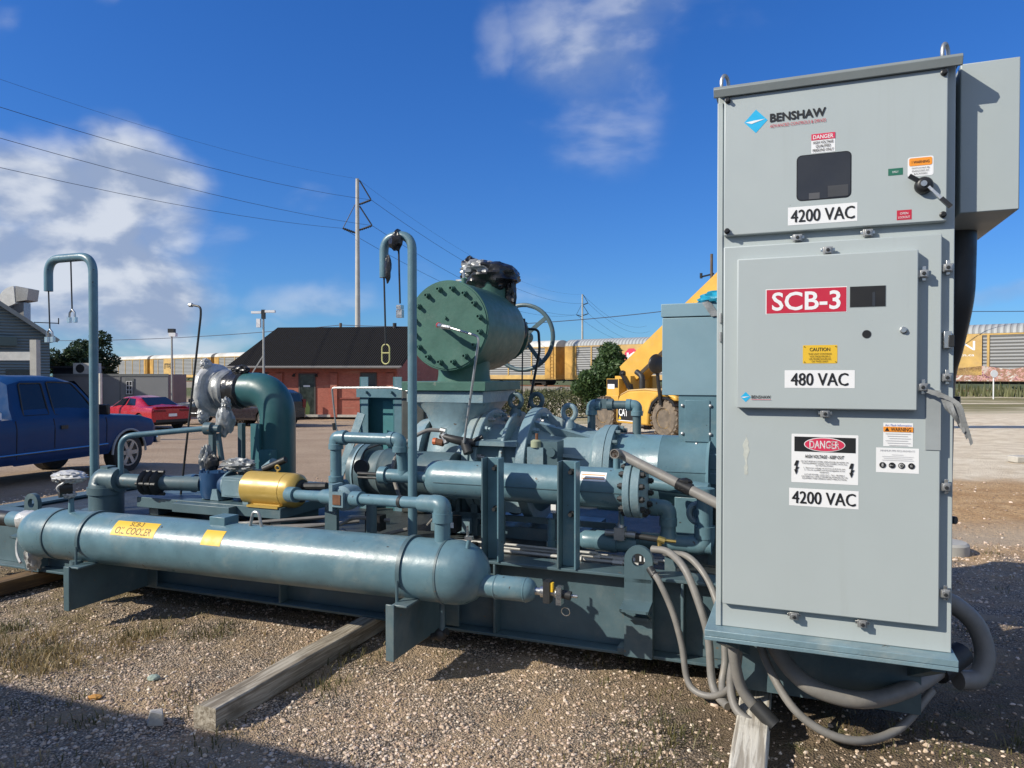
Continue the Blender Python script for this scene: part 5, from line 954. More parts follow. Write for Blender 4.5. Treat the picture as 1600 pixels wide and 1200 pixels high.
def pickup(label, loc, heading, paint, lower, group=None, name='pickup_truck', detail=True):
    t = wthing(name, label, 'pickup truck', loc, heading, group)
    L = 5.5; st = [(-2.75, .93, .5, 1.02, 1.03, .8), (-2.7, .96, .47, 1.1, 1.12, .85), (-.5, .97, .42, 1.12, 1.13, .85), (-.48, .97, .4, 1.12, 1.3, .84), (-.42, .97, .4, 1.12, 1.72, .72), (-.15, .97, .4, 1.12, 1.79, .69), (.6, .97, .4, 1.12, 1.79, .69), (.95, .97, .4, 1.11, 1.7, .7), (1.42, .96, .4, 1.1, 1.14, .82), (1.6, .95, .4, 1.08, 1.1, .82), (2.3, .94, .42, 1.03, 1.05, .8), (2.62, .92, .45, .95, .97, .78), (2.75, .86, .5, .85, .86, .74)]
    c = Car(st); fw, rw_, wr = 1.95, -1.72, .37
    b = c.body([paint], (fw, rw_), wr).build('body', t, smooth=40)
    m = MB(UNDER); m.box(-2.6, 2.6, -.72, .72, .42, .8); m.build('underbody', t)
    for sgn in (-1, 1):
        for wx in (fw, rw_): wheel(t, wx, sgn*.93, wr, .25, sgn, 6)
        m = MB(TRIM)
        for wx in (fw, rw_): m.tube([(wx+(wr*1.17)*math.cos(a), sgn*(c.half(wx+(wr*1.17)*math.cos(a), .7)+.008), wr+(wr*1.17)*math.sin(a)) for a in [math.pi*(i/16) for i in range(17)]], .022, 6)
        m.build('arch_trim', t)
        m = MB(CHROME); m.tube([(x, sgn*(c.half(x, .58)+.008), .58) for x in [-1.2+i*.2 for i in range(14)]], .016, 6); m.build('side_moulding', t)
        m = MB(lower); c.side(m, [(-1.2, .43), (1.45, .43), (1.45, .56), (-1.2, .56)], sgn, .004); m.build('rocker_panel', t)
        for nm, poly in (('rear_window', [(-.28, 1.17), (.2, 1.17), (.2, 1.68), (-.22, 1.68)]), ('door_window', [(.31, 1.16), (1.22, 1.16), (1.02, 1.45), (.82, 1.68), (.31, 1.7)])):
            m = MB(GLASS); c.side(m, poly, sgn); gw = m.build(nm, t)
            m = MB(BLACK); pp_ = fillet([(x, sgn*(c.half(x, z)+.012), z) for x, z in poly+poly[:1]], .03, 3); m.tube(pp_, .013, 6); m.build('window_seal', gw)
        m = MB(UNDER)
        for a, q in (((.25, .62), (.25, 1.1)), ((1.38, .62), (1.38, 1.06)), ((-.46, .5), (-.46, 1.1))): m.tube([(a[0], sgn*(c.half(a[0], a[1]+(q[1]-a[1])*k/5)+.001), a[1]+(q[1]-a[1])*k/5) for k in range(6)], .008, 5)
        m.build('door_gap', t)
        m = MB(BLACK); m.box(.36, .5, sgn*(c.half(.4, .95))-.005, sgn*(c.half(.4, .95)+.02), .92, .98); m.build('door_handle', t)
        m = MB(BLACK); m.box(1.12, 1.2, sgn*.98 if sgn > 0 else -1.2, sgn*1.2 if sgn > 0 else -.98, 1.12, 1.3); m.build('side_mirror', t, bevel=.02)
        m = MB(TAIL); m.box(-2.77, -2.68, sgn*.84 if sgn > 0 else -.95, sgn*.95 if sgn > 0 else -.84, .72, 1.08); m.build('tail_light', t)
        m = MB(GLASSL); m.box(2.6, 2.74, sgn*.55 if sgn > 0 else -.86, sgn*.86 if sgn > 0 else -.55, .66, .82); m.build('headlight', t)
    def yy(x, z): return c.half(x, z)
    m = MB(GLASSL if detail else GLASS); m.quad((-.49, -.64, 1.22), (-.49, .64, 1.22), (-.435, .58, 1.66), (-.435, -.58, 1.66)); m.build('back_window', t)
    m = MB(GLASS); m.quad((1.45, -.78, 1.17), (1.45, .78, 1.17), (1.0, .64, 1.71), (1.0, -.64, 1.71)); m.build('windscreen', t)
    m = MB(UNDER); m.quad((-2.62, -.78, 1.135), (-.56, -.78, 1.135), (-.56, .78, 1.135), (-2.62, .78, 1.135)); m.build('bed', t)
    m = MB(CHROME); m.box(2.74, 2.86, -.9, .9, .48, .66); m.box(-2.86, -2.76, -.9, .9, .5, .66); m.build('bumper', t, bevel=.02)
    return t
# blue pickup: nose away to the right
FX, FY, HD = -7.15, 13.6, R(90-12.5)
hx, hy = math.cos(HD), math.sin(HD)
rx, ry = hy, -hx     # its right side
bx_, by_ = FX-hx*1.95-rx*.93, FY-hy*1.95-ry*.93
tk = pickup('blue extended cab pickup truck parked facing away at the left, in shade', (bx_, by_, gz(bx_, by_+1.5)-.03), HD, CARBLUE, CARBLUE_L)
m = MB(ZINC); m.box(-1.15, -.62, -.85, .85, 1.12, 1.24); m.use(WHITE); m.box(-1.15, -.62, -.86, -.851, 1.13, 1.23)
tbx = m.build('tool_box'); tbx.location = tk.location; tbx.rotation_euler = tk.rotation_euler; tag(tbx, 'flat white and grey tool box lying across the bed of the blue pickup', 'tool box')

# red sedan seen from behind
def sedan(label, loc, heading, paint):
    t = wthing('sedan_car', label, 'car', loc, heading)
    st = [(-2.52, .78, .42, .9, .93, .7), (-2.45, .9, .36, .98, 1.0, .74), (-1.9, .95, .3, 1.0, 1.04, .74), (-1.75, .95, .28, 1.0, 1.07, .74), (-.95, .95, .26, .98, 1.4, .62), (-.3, .95, .26, .96, 1.47, .6), (.35, .95, .26, .95, 1.43, .6), (1.2, .95, .27, .93, .97, .74), (2.1, .92, .3, .84, .87, .7), (2.4, .84, .34, .74, .76, .64), (2.52, .7, .4, .62, .63, .55)]
    c = Car(st); c.body([paint], (1.55, -1.5), .36).build('body', t, smooth=45)
    m = MB(UNDER); m.box(-2.3, 2.3, -.7, .7, .25, .6); m.build('underbody', t)
    for sgn in (-1, 1):
        for wx in (1.55, -1.5): wheel(t, wx, sgn*.92, .36, .24, sgn, 5)
        m = MB(GLASS); c.side(m, [(-.15, 1.0), (.95, .98), (.4, 1.36), (-.15, 1.39)], sgn); m.build('front_window', t)
        m = MB(GLASS); c.side(m, [(-1.05, 1.03), (-.25, 1.0), (-.25, 1.39), (-.75, 1.36)], sgn); m.build('rear_window', t)
        m = MB(TAIL); m.box(-2.53, -2.38, sgn*.3 if sgn > 0 else -.86, sgn*.86 if sgn > 0 else -.3, .82, .92); m.build('tail_light', t, bevel=.02)
    m = MB(GLASS); m.quad((-1.72, -.66, 1.1), (-1.72, .66, 1.1), (-1.0, .56, 1.42), (-1.0, -.56, 1.42)); m.build('back_window', t)
    m = MB(paint); m.box(-2.5, -2.25, -.75, .75, 1.02, 1.05); m.build('spoiler', t, bevel=.01)
    m = MB(WHITE); m.box(-2.56, -2.52, -.18, .18, .62, .74); m.build('number_plate', t)
    m = MB(BLACK); m.box(-2.53, -2.4, -.75, .75, .36, .5); m.build('bumper_skirt', t, bevel=.02)
    return t
cx_, cy_ = -16.75, 33.0; sedan('red sedan seen from behind beyond the blue pickup', (cx_, cy_, gz(cx_, cy_)), R(90+55), CARRED)
x, y = -14.3, 35.6; pickup('black pickup truck with bright wheels parked behind the wrapped elbow pipe', (x-.1, y+1, gz(x, y)), R(160), CARBLK, CARBLK, detail=False)
def suv(label, loc, heading, paint):
    t = wthing('suv_car', label, 'car', loc, heading)
    st = [(-2.3, .85, .45, 1.0, 1.2, .66), (-2.25, .93, .4, 1.05, 1.6, .68), (-1.8, .95, .35, 1.05, 1.75, .68), (0, .95, .33, 1.03, 1.78, .67), (.5, .95, .33, 1.02, 1.72, .66), (1.2, .95, .33, 1.0, 1.04, .76), (2.1, .93, .36, .93, .96, .74), (2.3, .84, .42, .8, .82, .7)]
    c = Car(st); c.body([paint], (1.4, -1.4), .38).build('body', t, smooth=45)
    m = MB(UNDER); m.box(-2.1, 2.1, -.7, .7, .3, .7); m.build('underbody', t)
    for sgn in (-1, 1):
        for wx in (1.4, -1.4): wheel(t, wx, sgn*.92, .38, .24, sgn, 6)
        for nm, poly in (('front_window', [(-.1, 1.08), (.95, 1.06), (.45, 1.62), (-.1, 1.66)]), ('rear_window', [(-1.1, 1.1), (-.2, 1.08), (-.2, 1.66), (-1.1, 1.66)]), ('quarter_window', [(-2.0, 1.12), (-1.2, 1.1), (-1.2, 1.66), (-1.9, 1.6)])):
            m = MB(GLASS); c.side(m, poly, sgn); m.build(nm, t)
        m = MB(TAIL); m.box(-2.32, -2.22, sgn*.72 if sgn > 0 else -.9, sgn*.9 if sgn > 0 else -.72, .9, 1.3); m.build('tail_light', t)
    m = MB(GLASS); m.quad((-2.31, -.6, 1.2), (-2.31, .6, 1.2), (-2.26, .55, 1.55), (-2.26, -.55, 1.55)); m.build('back_window', t); return t
x, y = -12.6, 34.6; suv('dark maroon SUV parked under the bend of the large teal elbow pipe', (x+.3, y+.6, gz(x, y)), R(150), CARDK)

# ---- yellow telehandler
CATY = mat('machine_yellow', (.62, .36, .06), .45, 0, .1, 1.5, .02, 30, chips=(.12, .09, .05), chipk=.75, chipscale=6, dust=(.5, .35, .14), dustk=.5)
SANDY = mat('dusty_yellow', (.58, .4, .17), .7, 0, .12, 2, dust=(.5, .38, .22), dustk=.45)
TYRE = mat('dusty_tyre', (.13, .105, .08), .85, 0, .3, 4, .3, 20, dust=(.28, .21, .14), dustk=.45)
SAND = mat('sandy_hub', (.4, .27, .12), .8, 0, .2, 4)
TX, TY = 5.7, 25.2; TH = R(-60)
th = wthing('telehandler', 'yellow telehandler with its boom raised to the right behind the terminal box', 'telehandler', (TX, TY, gz(TX, TY)), TH)
# local: x forward, y left; the right side (-y) faces the camera
WR = .65
for x in (-2.6, .7):
    for s_ in (-1, 1):
        m = MB(TYRE); y0 = s_*.78
        m.lathe((x, y0, WR), (0, s_, 0), [(0, WR*.5), (0, WR*.86), (.06, WR*.95), (.4, WR*.95), (.47, WR*.84), (.48, WR*.55), (.44, WR*.52)], 40)
        for k in range(22):
            a = 2*math.pi*k/22
            for q, (ya, yb) in enumerate(((.02, .24), (.22, .46))):
                a2 = a+q*math.pi/22; c, n_ = math.cos(a2), math.sin(a2); c3, n3 = math.cos(a2+.17), math.sin(a2+.17)
                m.bar((x+c*WR*.965, y0+s_*ya, WR+n_*WR*.965), (x+c3*WR*.965, y0+s_*yb, WR+n3*WR*.965), .1, .06, (c, 0, n_))
        w_ = m.build('wheel', th)
        m = MB(SAND); m.lathe((x, y0+s_*.3, WR), (0, s_, 0), [(0, WR*.53), (.14, WR*.53), (.14, WR*.47), (.05, WR*.42), (.05, WR*.2), (.12, WR*.18), (.13, 0)], 28)
        for k in range(8): m.cyl((x+.22*math.cos(k*.785), y0+s_*.34, WR+.22*math.sin(k*.785)), (x+.22*math.cos(k*.785), y0+s_*.38, WR+.22*math.sin(k*.785)), .025, n=6)
        m.build('hub', w_)
m = MB(CATY); m.box(-2.5, 2.5, -.55, .55, .55, 1.05); m.box(-2.75, -2.0, -1.0, 1.0, .75, 1.35); m.box(2.4, 2.75, -.7, .7, .5, .95); m.build('chassis', th, bevel=.03)
m = MB(CATY)     # engine pod on the right, rounded hood
pf_ = [(-1.75, .38), (-.05, .38), (-.02, .8), (.15, 1.17), (.45, 1.37), (.95, 1.37), (1.2, 1.25), (1.35, 1.25), (1.3, 1.42), (.6, 1.53), (-.2, 1.57), (-1.1, 1.52), (-1.55, 1.36), (-1.75, 1.05)]
m.prism(pf_, 'y', -1.28, -.32)
hood = m.build('engine_hood', th, bevel=.06)
m = MB(SANDY); m.prism([(1.28, 1.425), (.6, 1.535), (-.2, 1.575), (-1.1, 1.525), (-1.53, 1.375), (-1.55, 1.4), (-1.1, 1.57), (-.2, 1.63), (.6, 1.58), (1.3, 1.45)], 'y', -1.25, -.35); m.build('hood_top', hood, bevel=.03)
m = MB(INK); pts = [(-1.66, .46)]+[(-1.66+1.1*math.cos(a)*.98, .46+.6*math.sin(a)) for a in [math.pi/2*k/8 for k in range(9)]][::-1]
m.add([(x, -1.283, z) for x, z in pts], [tuple(range(len(pts)))]); m.use(YELLOW); m.add([(-1.6, -1.286, .52), (-1.44, -1.286, .52), (-1.52, -1.286, .64)], [(0, 1, 2)]); m.use(WHITE); m.text('CAT', lambda x, y: (-1.33+x*1, -1.287, .78+y), .26, .5, bold=.02); m.box(-1.6, -.62, -1.286, -1.284, .47, .495)
m.use(mat('faded_number', (.25, .17, .07), .7)); m.text('TH', lambda x, y: (-.35+x, -1.286, .85+y), .13, .2); m.build('side_decal', hood)
m = MB(CATY); m.box(-2.2, -1.9, -.5, .5, 1.05, 2.0); m.box(-2.65, -1.75, -.62, -.42, 1.05, 2.05); m.box(-2.65, -1.75, .42, .62, 1.05, 2.05); m.box(-2.72, -2.0, -.95, -.6, 1.2, 1.95); m.use(BLACK); m.box(-2.7, -2.05, -.955, -.951, 1.62, 1.93); m.use(WHITE); m.box(-2.65, -2.25, -.959, -.956, 1.58, 1.75); m.build('boom_tower', th, bevel=.02)
EL = R(31); b0 = Vector((-2.2, 0, 2.25)); bd = Vector((math.cos(EL), 0, math.sin(EL)))
m = MB(CATY); m.bar(b0-bd*.5, b0+bd*6.4, .5, .95); m.build('boom', th, bevel=.03)
m = MB(CATY); m.bar(b0+bd*6.4, b0+bd*9.2, .42, .8); m.bar(b0+bd*9.2, b0+bd*9.5+Vector((0, 0, -.6)), .3, .3); m.build('boom_extension', th, bevel=.02)
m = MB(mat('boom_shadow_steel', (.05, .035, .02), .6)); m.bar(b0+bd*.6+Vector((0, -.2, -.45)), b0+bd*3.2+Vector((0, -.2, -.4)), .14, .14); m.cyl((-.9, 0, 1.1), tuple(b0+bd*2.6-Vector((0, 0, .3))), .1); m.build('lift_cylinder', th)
m = MB(BLACK); m.bar((-2.1, -.72, 2.12), (-1.55, -.75, 1.5), .12, .12); m.bar((-1.62, -.7, 1.75), (-1.45, -.74, 1.3), .09, .09); m.crumple((-2.1, -.7, 2.13), .1, seed=3); m.use(BRASS); m.bar((-1.55, -.76, 1.5), (-1.48, -.76, 1.25), .06, .06); m.build('hydraulic_hoses', th)
m = MB(DARK); m.tube(fillet([(-.95, -.75, 1.6), (-.95, -.75, 2.05), (-1.25, -.75, 2.2)], .15), .1, 16); m.build('exhaust', th)
m = MB(BLACK); m.tube(fillet([(.65, -1.3, 1.1), (.6, -1.38, 1.9), (.6, -1.42, 2.3)], .3), .06, 10); mp = m.build('mirror_post', th)
m = MB(BLACK); m.ball((.6, -1.45, 2.45), .33, .4, 1, 1, 24, 14); m.use(DARK); m.use(ZINC); m.lathe((.55, -1.52, 2.45), (-.6, -.8, 0), [(.1, .14), (.16, .12), (.18, .05), (.18, 0)], 20); m.build('mirror', mp)
m = MB(CATY); m.box(-.7, .9, .35, 1.15, .6, 1.5); m.build('cab_base', th, bevel=.03)
m = MB(GLASS); m.box(-.6, .8, .37, 1.13, 1.5, 2.3); m.use(CATY); m.box(-.65, .85, .35, 1.15, 2.3, 2.4)
for x in (-.6, .78):
    for y in (.36, 1.1): m.box(x-.02, x+.05, y-.02, y+.06, 1.5, 2.3)
m.build('cab', th)
m = MB(BLACK); m.prism([(-.02, .8), (.15, 1.17), (.45, 1.365), (.95, 1.365), (1.2, 1.245), (1.3, 1.1), (1.25, 1.05), (1.12, 1.17), (.92, 1.3), (.5, 1.3), (.22, 1.1), (.06, .78)], 'y', -1.29, -.75); m.build('mudguard', th)

# ================================================================== RAILWAY
TA, TB = Vector((41.5, 63)), Vector((-78, 163)); TD = (TB-TA).normalized(); TN = Vector((-TD.y, TD.x)); RAILZ = .25
m = MB(mat('ballast', (.2, .18, .15), .95, 0, .2, 2)); pts = []
def tp(s, off, z): p = TA+TD*s+TN*off; return (p.x, p.y, z)
sec = [(-6, -1.6), (-3, RAILZ-.15), (3, RAILZ-.15), (6, -1.6)]
m.add([tp(s, o, z) for s in (-120, 330) for o, z in sec], [(0, 1, 5, 4), (1, 2, 6, 5), (2, 3, 7, 6)]); tag(m.build('railway_embankment', smooth=0), kind='structure')
m = MB(RUST)
for o in (-.72, .72): m.add([tp(s, o+a, z) for s in (-120, 330) for a, z in ((-.04, RAILZ-.16), (-.04, RAILZ), (.04, RAILZ), (.04, RAILZ-.16))], [(0, 1, 5, 4), (1, 2, 6, 5), (2, 3, 7, 6)])
tag(m.build('rails', smooth=0), 'rusty pair of rails under the yellow and grey autorack train', 'rails')
RYEL = mat('rail_yellow', (.56, .36, .11), .7, 0, .2, .8, dust=(.42, .27, .13), dustk=.42, streak=(.25, .15, .07))
RYELD = mat('rail_yellow_end', (.5, .28, .06), .7, 0, .25, .8, dust=(.26, .14, .05), dustk=.45, streak=(.18, .09, .03))
def slat_mat(name, c0, c1, axis, scale):
    m = bpy.data.materials.new(name); m.use_nodes = True; t = NT(m.node_tree); b = t.n['Principled BSDF']; co = t.new('ShaderNodeTexCoord').outputs['Object']
    sx = t.new('ShaderNodeSeparateXYZ'); t.l.new(co, sx.inputs[0]); s_ = t.math('SINE', t.math('MULTIPLY', sx.outputs[axis], scale))
    n = t.noise(t.vmath('MULTIPLY', co, (.6, 1, 3)), 1.0, 5, .65); c = t.mix(n, tuple(v*.78 for v in c0), c0); c = t.mix(t.ramp(s_, .55, .95), c, c1)
    t.l.new(c, b.inputs['Base Color']); b.inputs['Roughness'].default_value = .55
    bn = t.new('ShaderNodeBump'); bn.inputs['Strength'].default_value = .8; bn.inputs['Distance'].default_value = .05; t.l.new(s_, bn.inputs['Height']); t.l.new(bn.outputs[0], b.inputs['Normal']); return m
RGREY = slat_mat('rack_panels', (.34, .34, .33), (.13, .13, .13), 2, 22)
RROOF = slat_mat('rack_roof', (.42, .43, .42), (.2, .2, .2), 0, 14)
RROOFW = mat('rack_roof_white', (.56, .55, .5), .6, 0, .15, .5, dust=(.4, .36, .29), dustk=.45, streak=(.3, .24, .17))
GRAF = None
def graffiti_mat():
    m = bpy.data.materials.new('sprayed_paint'); m.use_nodes = True; t = NT(m.node_tree); b = t.n['Principled BSDF']; co = t.new('ShaderNodeTexCoord').outputs['Object']
    a = t.noise(co, .9, 5, .6, 1.5); d = t.noise(co, 2.2, 3, .5, 2.0); c = t.mix(t.ramp(a, .42, .47), (.5, .42, .36), (.3, .16, .1)); c = t.mix(t.ramp(d, .52, .55), c, (.55, .3, .26)); c = t.mix(t.ramp(d, .62, .64), c, (.12, .03, .06)); c = t.mix(t.ramp(a, .6, .63), c, (.6, .57, .5))
    t.l.new(c, b.inputs['Base Color']); b.inputs['Roughness'].default_value = .6; return m
GRAF = graffiti_mat()
CARL = 27.2
def autorack(s0, label, roofm, kind):
    p = TA+TD*(s0+CARL/2); t = wthing('autorack_railcar', label, 'railcar', (p.x, p.y, RAILZ), math.atan2(TD.y, TD.x), 'autorack railcars in the train')
    # local x runs to the far (left) end, +y is the side that faces the yard
    h = CARL/2; m = MB(RYEL); m.box(-h, h, -1.5, 1.5, .75, 1.3); m.box(-h, h, -1.52, 1.52, 4.72, 4.86)
    npan = 7; pw = CARL/npan
    for i in range(npan+1):
        for s_ in (-1, 1):
            x = -h+i*pw; m.box(max(-h, x-.09), min(h, x+.09), s_*1.5-.05, s_*1.5+.05, 1.3, 4.72)
    m.build('frame', t)
    m = MB(RGREY); m.box(-h+.05, h-.05, -1.47, 1.47, 1.3, 4.72); m.build('side_panel', t)
    m = MB(roofm); n = 10; prof = [(1.54*math.cos(a), 4.86+.85*math.sin(a)) for a in [math.pi*i/n for i in range(n+1)]]
    m.add([(x, y, z) for x in (-h, h) for y, z in prof], [(i, i+1, n+2+i, n+1+i) for i in range(n)]+[tuple(range(n+1)), tuple(range(2*n+1, n, -1))]); m.build('roof', t, smooth=40)
    for e in (-1, 1):
        m = MB(RYELD); m.box(min(e*h, e*(h-1.7)), max(e*h, e*(h-1.7)), -1.56, 1.56, .85, 4.8)
        for k in (0, .55, 1.1, 1.65): m.box(e*(h-k)-.07, e*(h-k)+.07, -1.63, -1.561, .85, 4.8)
        m.build('end_panel', t)
        for d in (h-3.2,):
            m = MB(UNDER); m.box(e*d-1.3, e*d+1.3, -1.1, 1.1, .3, .75)
            for k in (-.9, .9): m.lathe((e*d+k, -1.0, .42), (0, 1, 0), [(0, 0), (0, .42), (2, .42), (2, 0)], 20)
            m.build('bogie', t)
    m = MB(UNDER); m.box(-h, h, -1.2, 1.2, .55, .75); m.build('underframe', t)
    m = MB(RYELD)
    for k in range(9): m.box(-h+.35, -h+.85, 1.6, 1.64, 1.0+.42*k, 1.05+.42*k)
    for k in (.35, .85): m.box(-h+k-.03, -h+k+.03, 1.59, 1.65, .9, 4.8)
    m.build('ladder', t)
    S = [1, -1]
    def decal(nm, mats_parts, xc):
        # lettering on the side facing the yard
        m = MB(); y = 1.575
        for mt, kind_, d in mats_parts:
            m.use(mt) if m.mats else m.mats.append(mt)
            y += .006
            if kind_ == 'poly': m.add([(xc-a, y, b) for a, b in d], [tuple(range(len(d)))])
            else: m.text(d[0], lambda a, b: (xc-(d[1]+a), y, d[2]+b), d[3], d[4], bold=d[5] if len(d) > 5 else .03)
        m.build(nm, t, smooth=0)
    return t, decal
SLOT = 28.6
def sq(a0, a1, z0, z1): return [(a0, z0), (a1, z0), (a1, z1), (a0, z1)]
labs = ['nearest railcar at the right edge with CN lettering and pink graffiti', 'railcar with a grey ribbed roof and red octagon emblem behind the raised yellow boom', 'railcar with white roof and yellow end seen under the handwheel', 'railcar half hidden behind the brick building', 'railcar with a white roof left of the brick building roof', 'railcar with boxed black lettering over the white trailer', 'farthest railcar at the left behind the dark tree']
for i in range(7):
    s0 = -11.5+SLOT*i
    t, decal = autorack(s0, labs[i], RROOF if i < 2 else RROOFW, i)
    if i == 0:
        decal('logo_panel', [(RYEL, 'poly', sq(-1.6, 1.75, 1.3, 4.72)), (WHITE, 'text', ('CN', .05, 3.85, .8, 2.4, .0)), (WHITE, 'text', ('www.cn.ca', .05, 3.05, .22, 2.3, .01))], .25)
        decal('graffiti', [(GRAF, 'poly', [(-9.5, .8), (-9.5, 1.7), (-6, 2.0), (-5, 1.75), (-2, 2.1), (0, 1.8), (2.3, 2.2), (5, 1.8), (9, 2.0), (9, .8)])], -3.5)
    if i == 1: decal('emblem_panel', [(RYEL, 'poly', sq(-2.2, 2.2, 1.3, 4.72)), (REDL, 'poly', [(.95*math.cos(R(22.5+45*k)), 3.5+.95*math.sin(R(22.5+45*k))) for k in range(8)]), (WHITE, 'poly', [(-.6, 3.1), (-.35, 3.1), (-.35, 3.4), (.35, 3.05), (.6, 3.2), (-.0, 3.5), (.6, 3.85), (.35, 4.0), (-.35, 3.6), (-.35, 3.9), (-.6, 3.9)])], 4.15)
    if i == 5: decal('lettering_panel', [(RYEL, 'poly', sq(-1.9, 1.9, 1.3, 4.72)), (INK, 'text', ('[TTX]', 0, 3.3, .8, 2.9, .05))], 5.0)

# ================================================================== BUILDINGS
def brick_mat(name, c0, c1, mortar):
    m = bpy.data.materials.new(name); m.use_nodes = True; t = NT(m.node_tree); b = t.n['Principled BSDF']; co = t.new('ShaderNodeTexCoord').outputs['Object']
    sx = t.new('ShaderNodeSeparateXYZ'); t.l.new(co, sx.inputs[0]); cb = t.new('ShaderNodeCombineXYZ'); t.l.new(t.math('ADD', sx.outputs[0], sx.outputs[1]), cb.inputs[0]); t.l.new(sx.outputs[2], cb.inputs[1])
    br = t.new('ShaderNodeTexBrick'); t.l.new(cb.outputs[0], br.inputs['Vector']); br.inputs['Color1'].default_value = (*c0, 1); br.inputs['Color2'].default_value = (*c1, 1); br.inputs['Mortar'].default_value = (*mortar, 1); br.inputs['Scale'].default_value = 4.5; br.inputs['Mortar Size'].default_value = .012
    n = t.noise(co, .9, 5, .6); c = t.mix(t.math('MULTIPLY', t.ramp(n, .4, .75), .45), br.outputs[0], tuple(v*.6 for v in c0)); c = t.mix(t.math('MULTIPLY', t.ramp(t.noise(t.vmath('MULTIPLY', co, (.4, .4, 3)), 1.6, 4), .55, .7), .3), c, (.42, .27, .2))
    t.l.new(c, b.inputs['Base Color']); b.inputs['Roughness'].default_value = .85; return m
BRICK = brick_mat('red_brick', (.42, .125, .085), (.33, .095, .065), (.34, .18, .135))
BRICKD = brick_mat('red_brick_dark', (.3, .072, .048), (.24, .06, .042), (.2, .1, .08))
ROOFD = slat_mat('dark_roofing', (.022, .02, .018), (.015, .014, .012), 0, 48); ROOFD.node_tree.nodes['Principled BSDF'].inputs['Roughness'].default_value = .95; ROOFD.node_tree.nodes['Principled BSDF'].inputs['Specular IOR Level'].default_value = .12
bz = -.86; bb = wthing('brick_building', 'low red brick building with a dark gable roof beyond the lot', 'building', (-11.3, 42.6, bz), R(-5.5))
m = MB(BRICK); bw, bdp, eh, rh = 4.7, 13.0, 3.12, 5.55
m.prism([(0, 0), (bdp, 0), (bdp, eh), (bdp/2, rh-.1), (0, eh)], 'x', -bw, bw); wl = m.build('wall', bb)
m = MB(BRICK)
for x in (-4.55, -2.35, .95, 4.3): m.box(x-.2, x+.2, -.13, -.003, 0, 2.55)
m.box(-bw, bw, -.16, -.004, 2.62, 3.1); m.build('pilasters', wl)
m = MB(mat('pale_sill', (.45, .42, .37), .8)); m.box(-1.1, bw, -.12, -.005, 0, .14); m.use(BRICKD); m.box(1.1, 4.6, -.06, -.005, 1.05, 1.13); m.build('plinth', wl)
m = MB(ROOFD); ov = .65
sl = (rh-eh)/(bdp/2)
m.prism([(-ov, eh-ov*sl), (bdp/2, rh), (bdp+ov, eh-ov*sl), (bdp+ov, eh-ov*sl+.1), (bdp/2, rh+.12), (-ov, eh-ov*sl+.1)], 'x', -bw-.55, bw+.4); rf = m.build('roof', bb)
m = MB(mat('fascia', (.25, .24, .23), .6)); m.box(-bw-.56, bw+.41, -ov-.04, -ov-.005, eh-ov*sl-.03, eh-ov*sl+.1); m.build('fascia', rf)
m = MB(mat('gutter_grey', (.16, .15, .14), .6)); m.tube([(-bw-.5, -ov-.1, eh-ov*sl+.02), (bw+.35, -ov-.1, eh-ov*sl)], .07, 8); m.tube(fillet([(-bw+.05, -ov-.1, eh-ov*sl), (-bw+.05, -.2, 2.3), (-bw+.05, -.2, 0)], .2), .05, 8); m.build('gutter', rf)
m = MB(DARK); m.cyl((2.9, bdp/2-.2, rh), (2.9, bdp/2-.2, rh+.35), .13, n=12); m.build('roof_vent', rf)
def opening(x0, x1, z0, z1, nm, mt, fr=.09):
    m = MB(mat(nm+'_frame', (.06, .055, .05), .6)); m.box(x0-fr, x1+fr, -.05, -.006, z1, z1+fr); m.box(x0-fr, x0, -.05, -.006, z0, z1); m.box(x1, x1+fr, -.05, -.006, z0, z1); f = m.build(nm, wl)
    m = MB(mt); m.box(x0, x1, -.03, -.006, z0, z1); m.build('pane' if 'window' in nm else 'leaf', f); return f
DOORG = mat('green_door_glass', (.035, .045, .04), .15, 0, .6, 3)
d_ = opening(-1.1, -.25, .05, 2.45, 'door', DOORG); m = MB(WHITE); m.box(-.9, -.5, -.036, -.031, 1.75, 1.85); m.use(mat('weed_green', (.07, .11, .03), .8)); m.add([(-.85, -.035, .1), (-.55, -.035, .1), (-.5, -.035, .55), (-.68, -.035, .95), (-.8, -.035, .5)], [(0, 1, 2, 3, 4)]); m.build('door_sticker', d_)
opening(-4.0, -3.1, 1.1, 2.5, 'window', GLASSD); opening(2.6, 3.4, 1.3, 2.5, 'window', GLASSD); 
m = MB(mat('sign_board_brown', (.14, .11, .09), .7)); m.box(-3.05, -2.4, -.3, -.26, .9, 1.6); m.build('notice_board', bb)
m = MB(BRICKD)     # wooden steps with railings, painted dark red
for k in range(5): m.box(-2.2+.2*k, -1.95+.2*k, -1.4, -.2, 0, 1.0-.2*k)
m.bar((-2.2, -1.4, 1.95), (-1.25, -1.4, .95), .06, .06); m.bar((-2.2, -1.4, 1.5), (-1.25, -1.4, .5), .05, .05)
for x, z in ((-2.2, 2.1), (-1.25, 1.1)): m.box(x-.06, x+.06, -1.46, -1.34, 0, z)
m.box(-2.45, -2.35, -1.46, -1.34, 0, 2.5); m.build('steps', bb)
for x in (-1.35, .0):
    m = MB(DARK); m.cyl((x, -.02, 2.55), (x, -.3, 2.5), .02, n=8); m.lathe((x, -.3, 2.52), (0, -.4, -1), [(0, .05), (.16, .11)], 14); m.build('wall_lamp', bb)

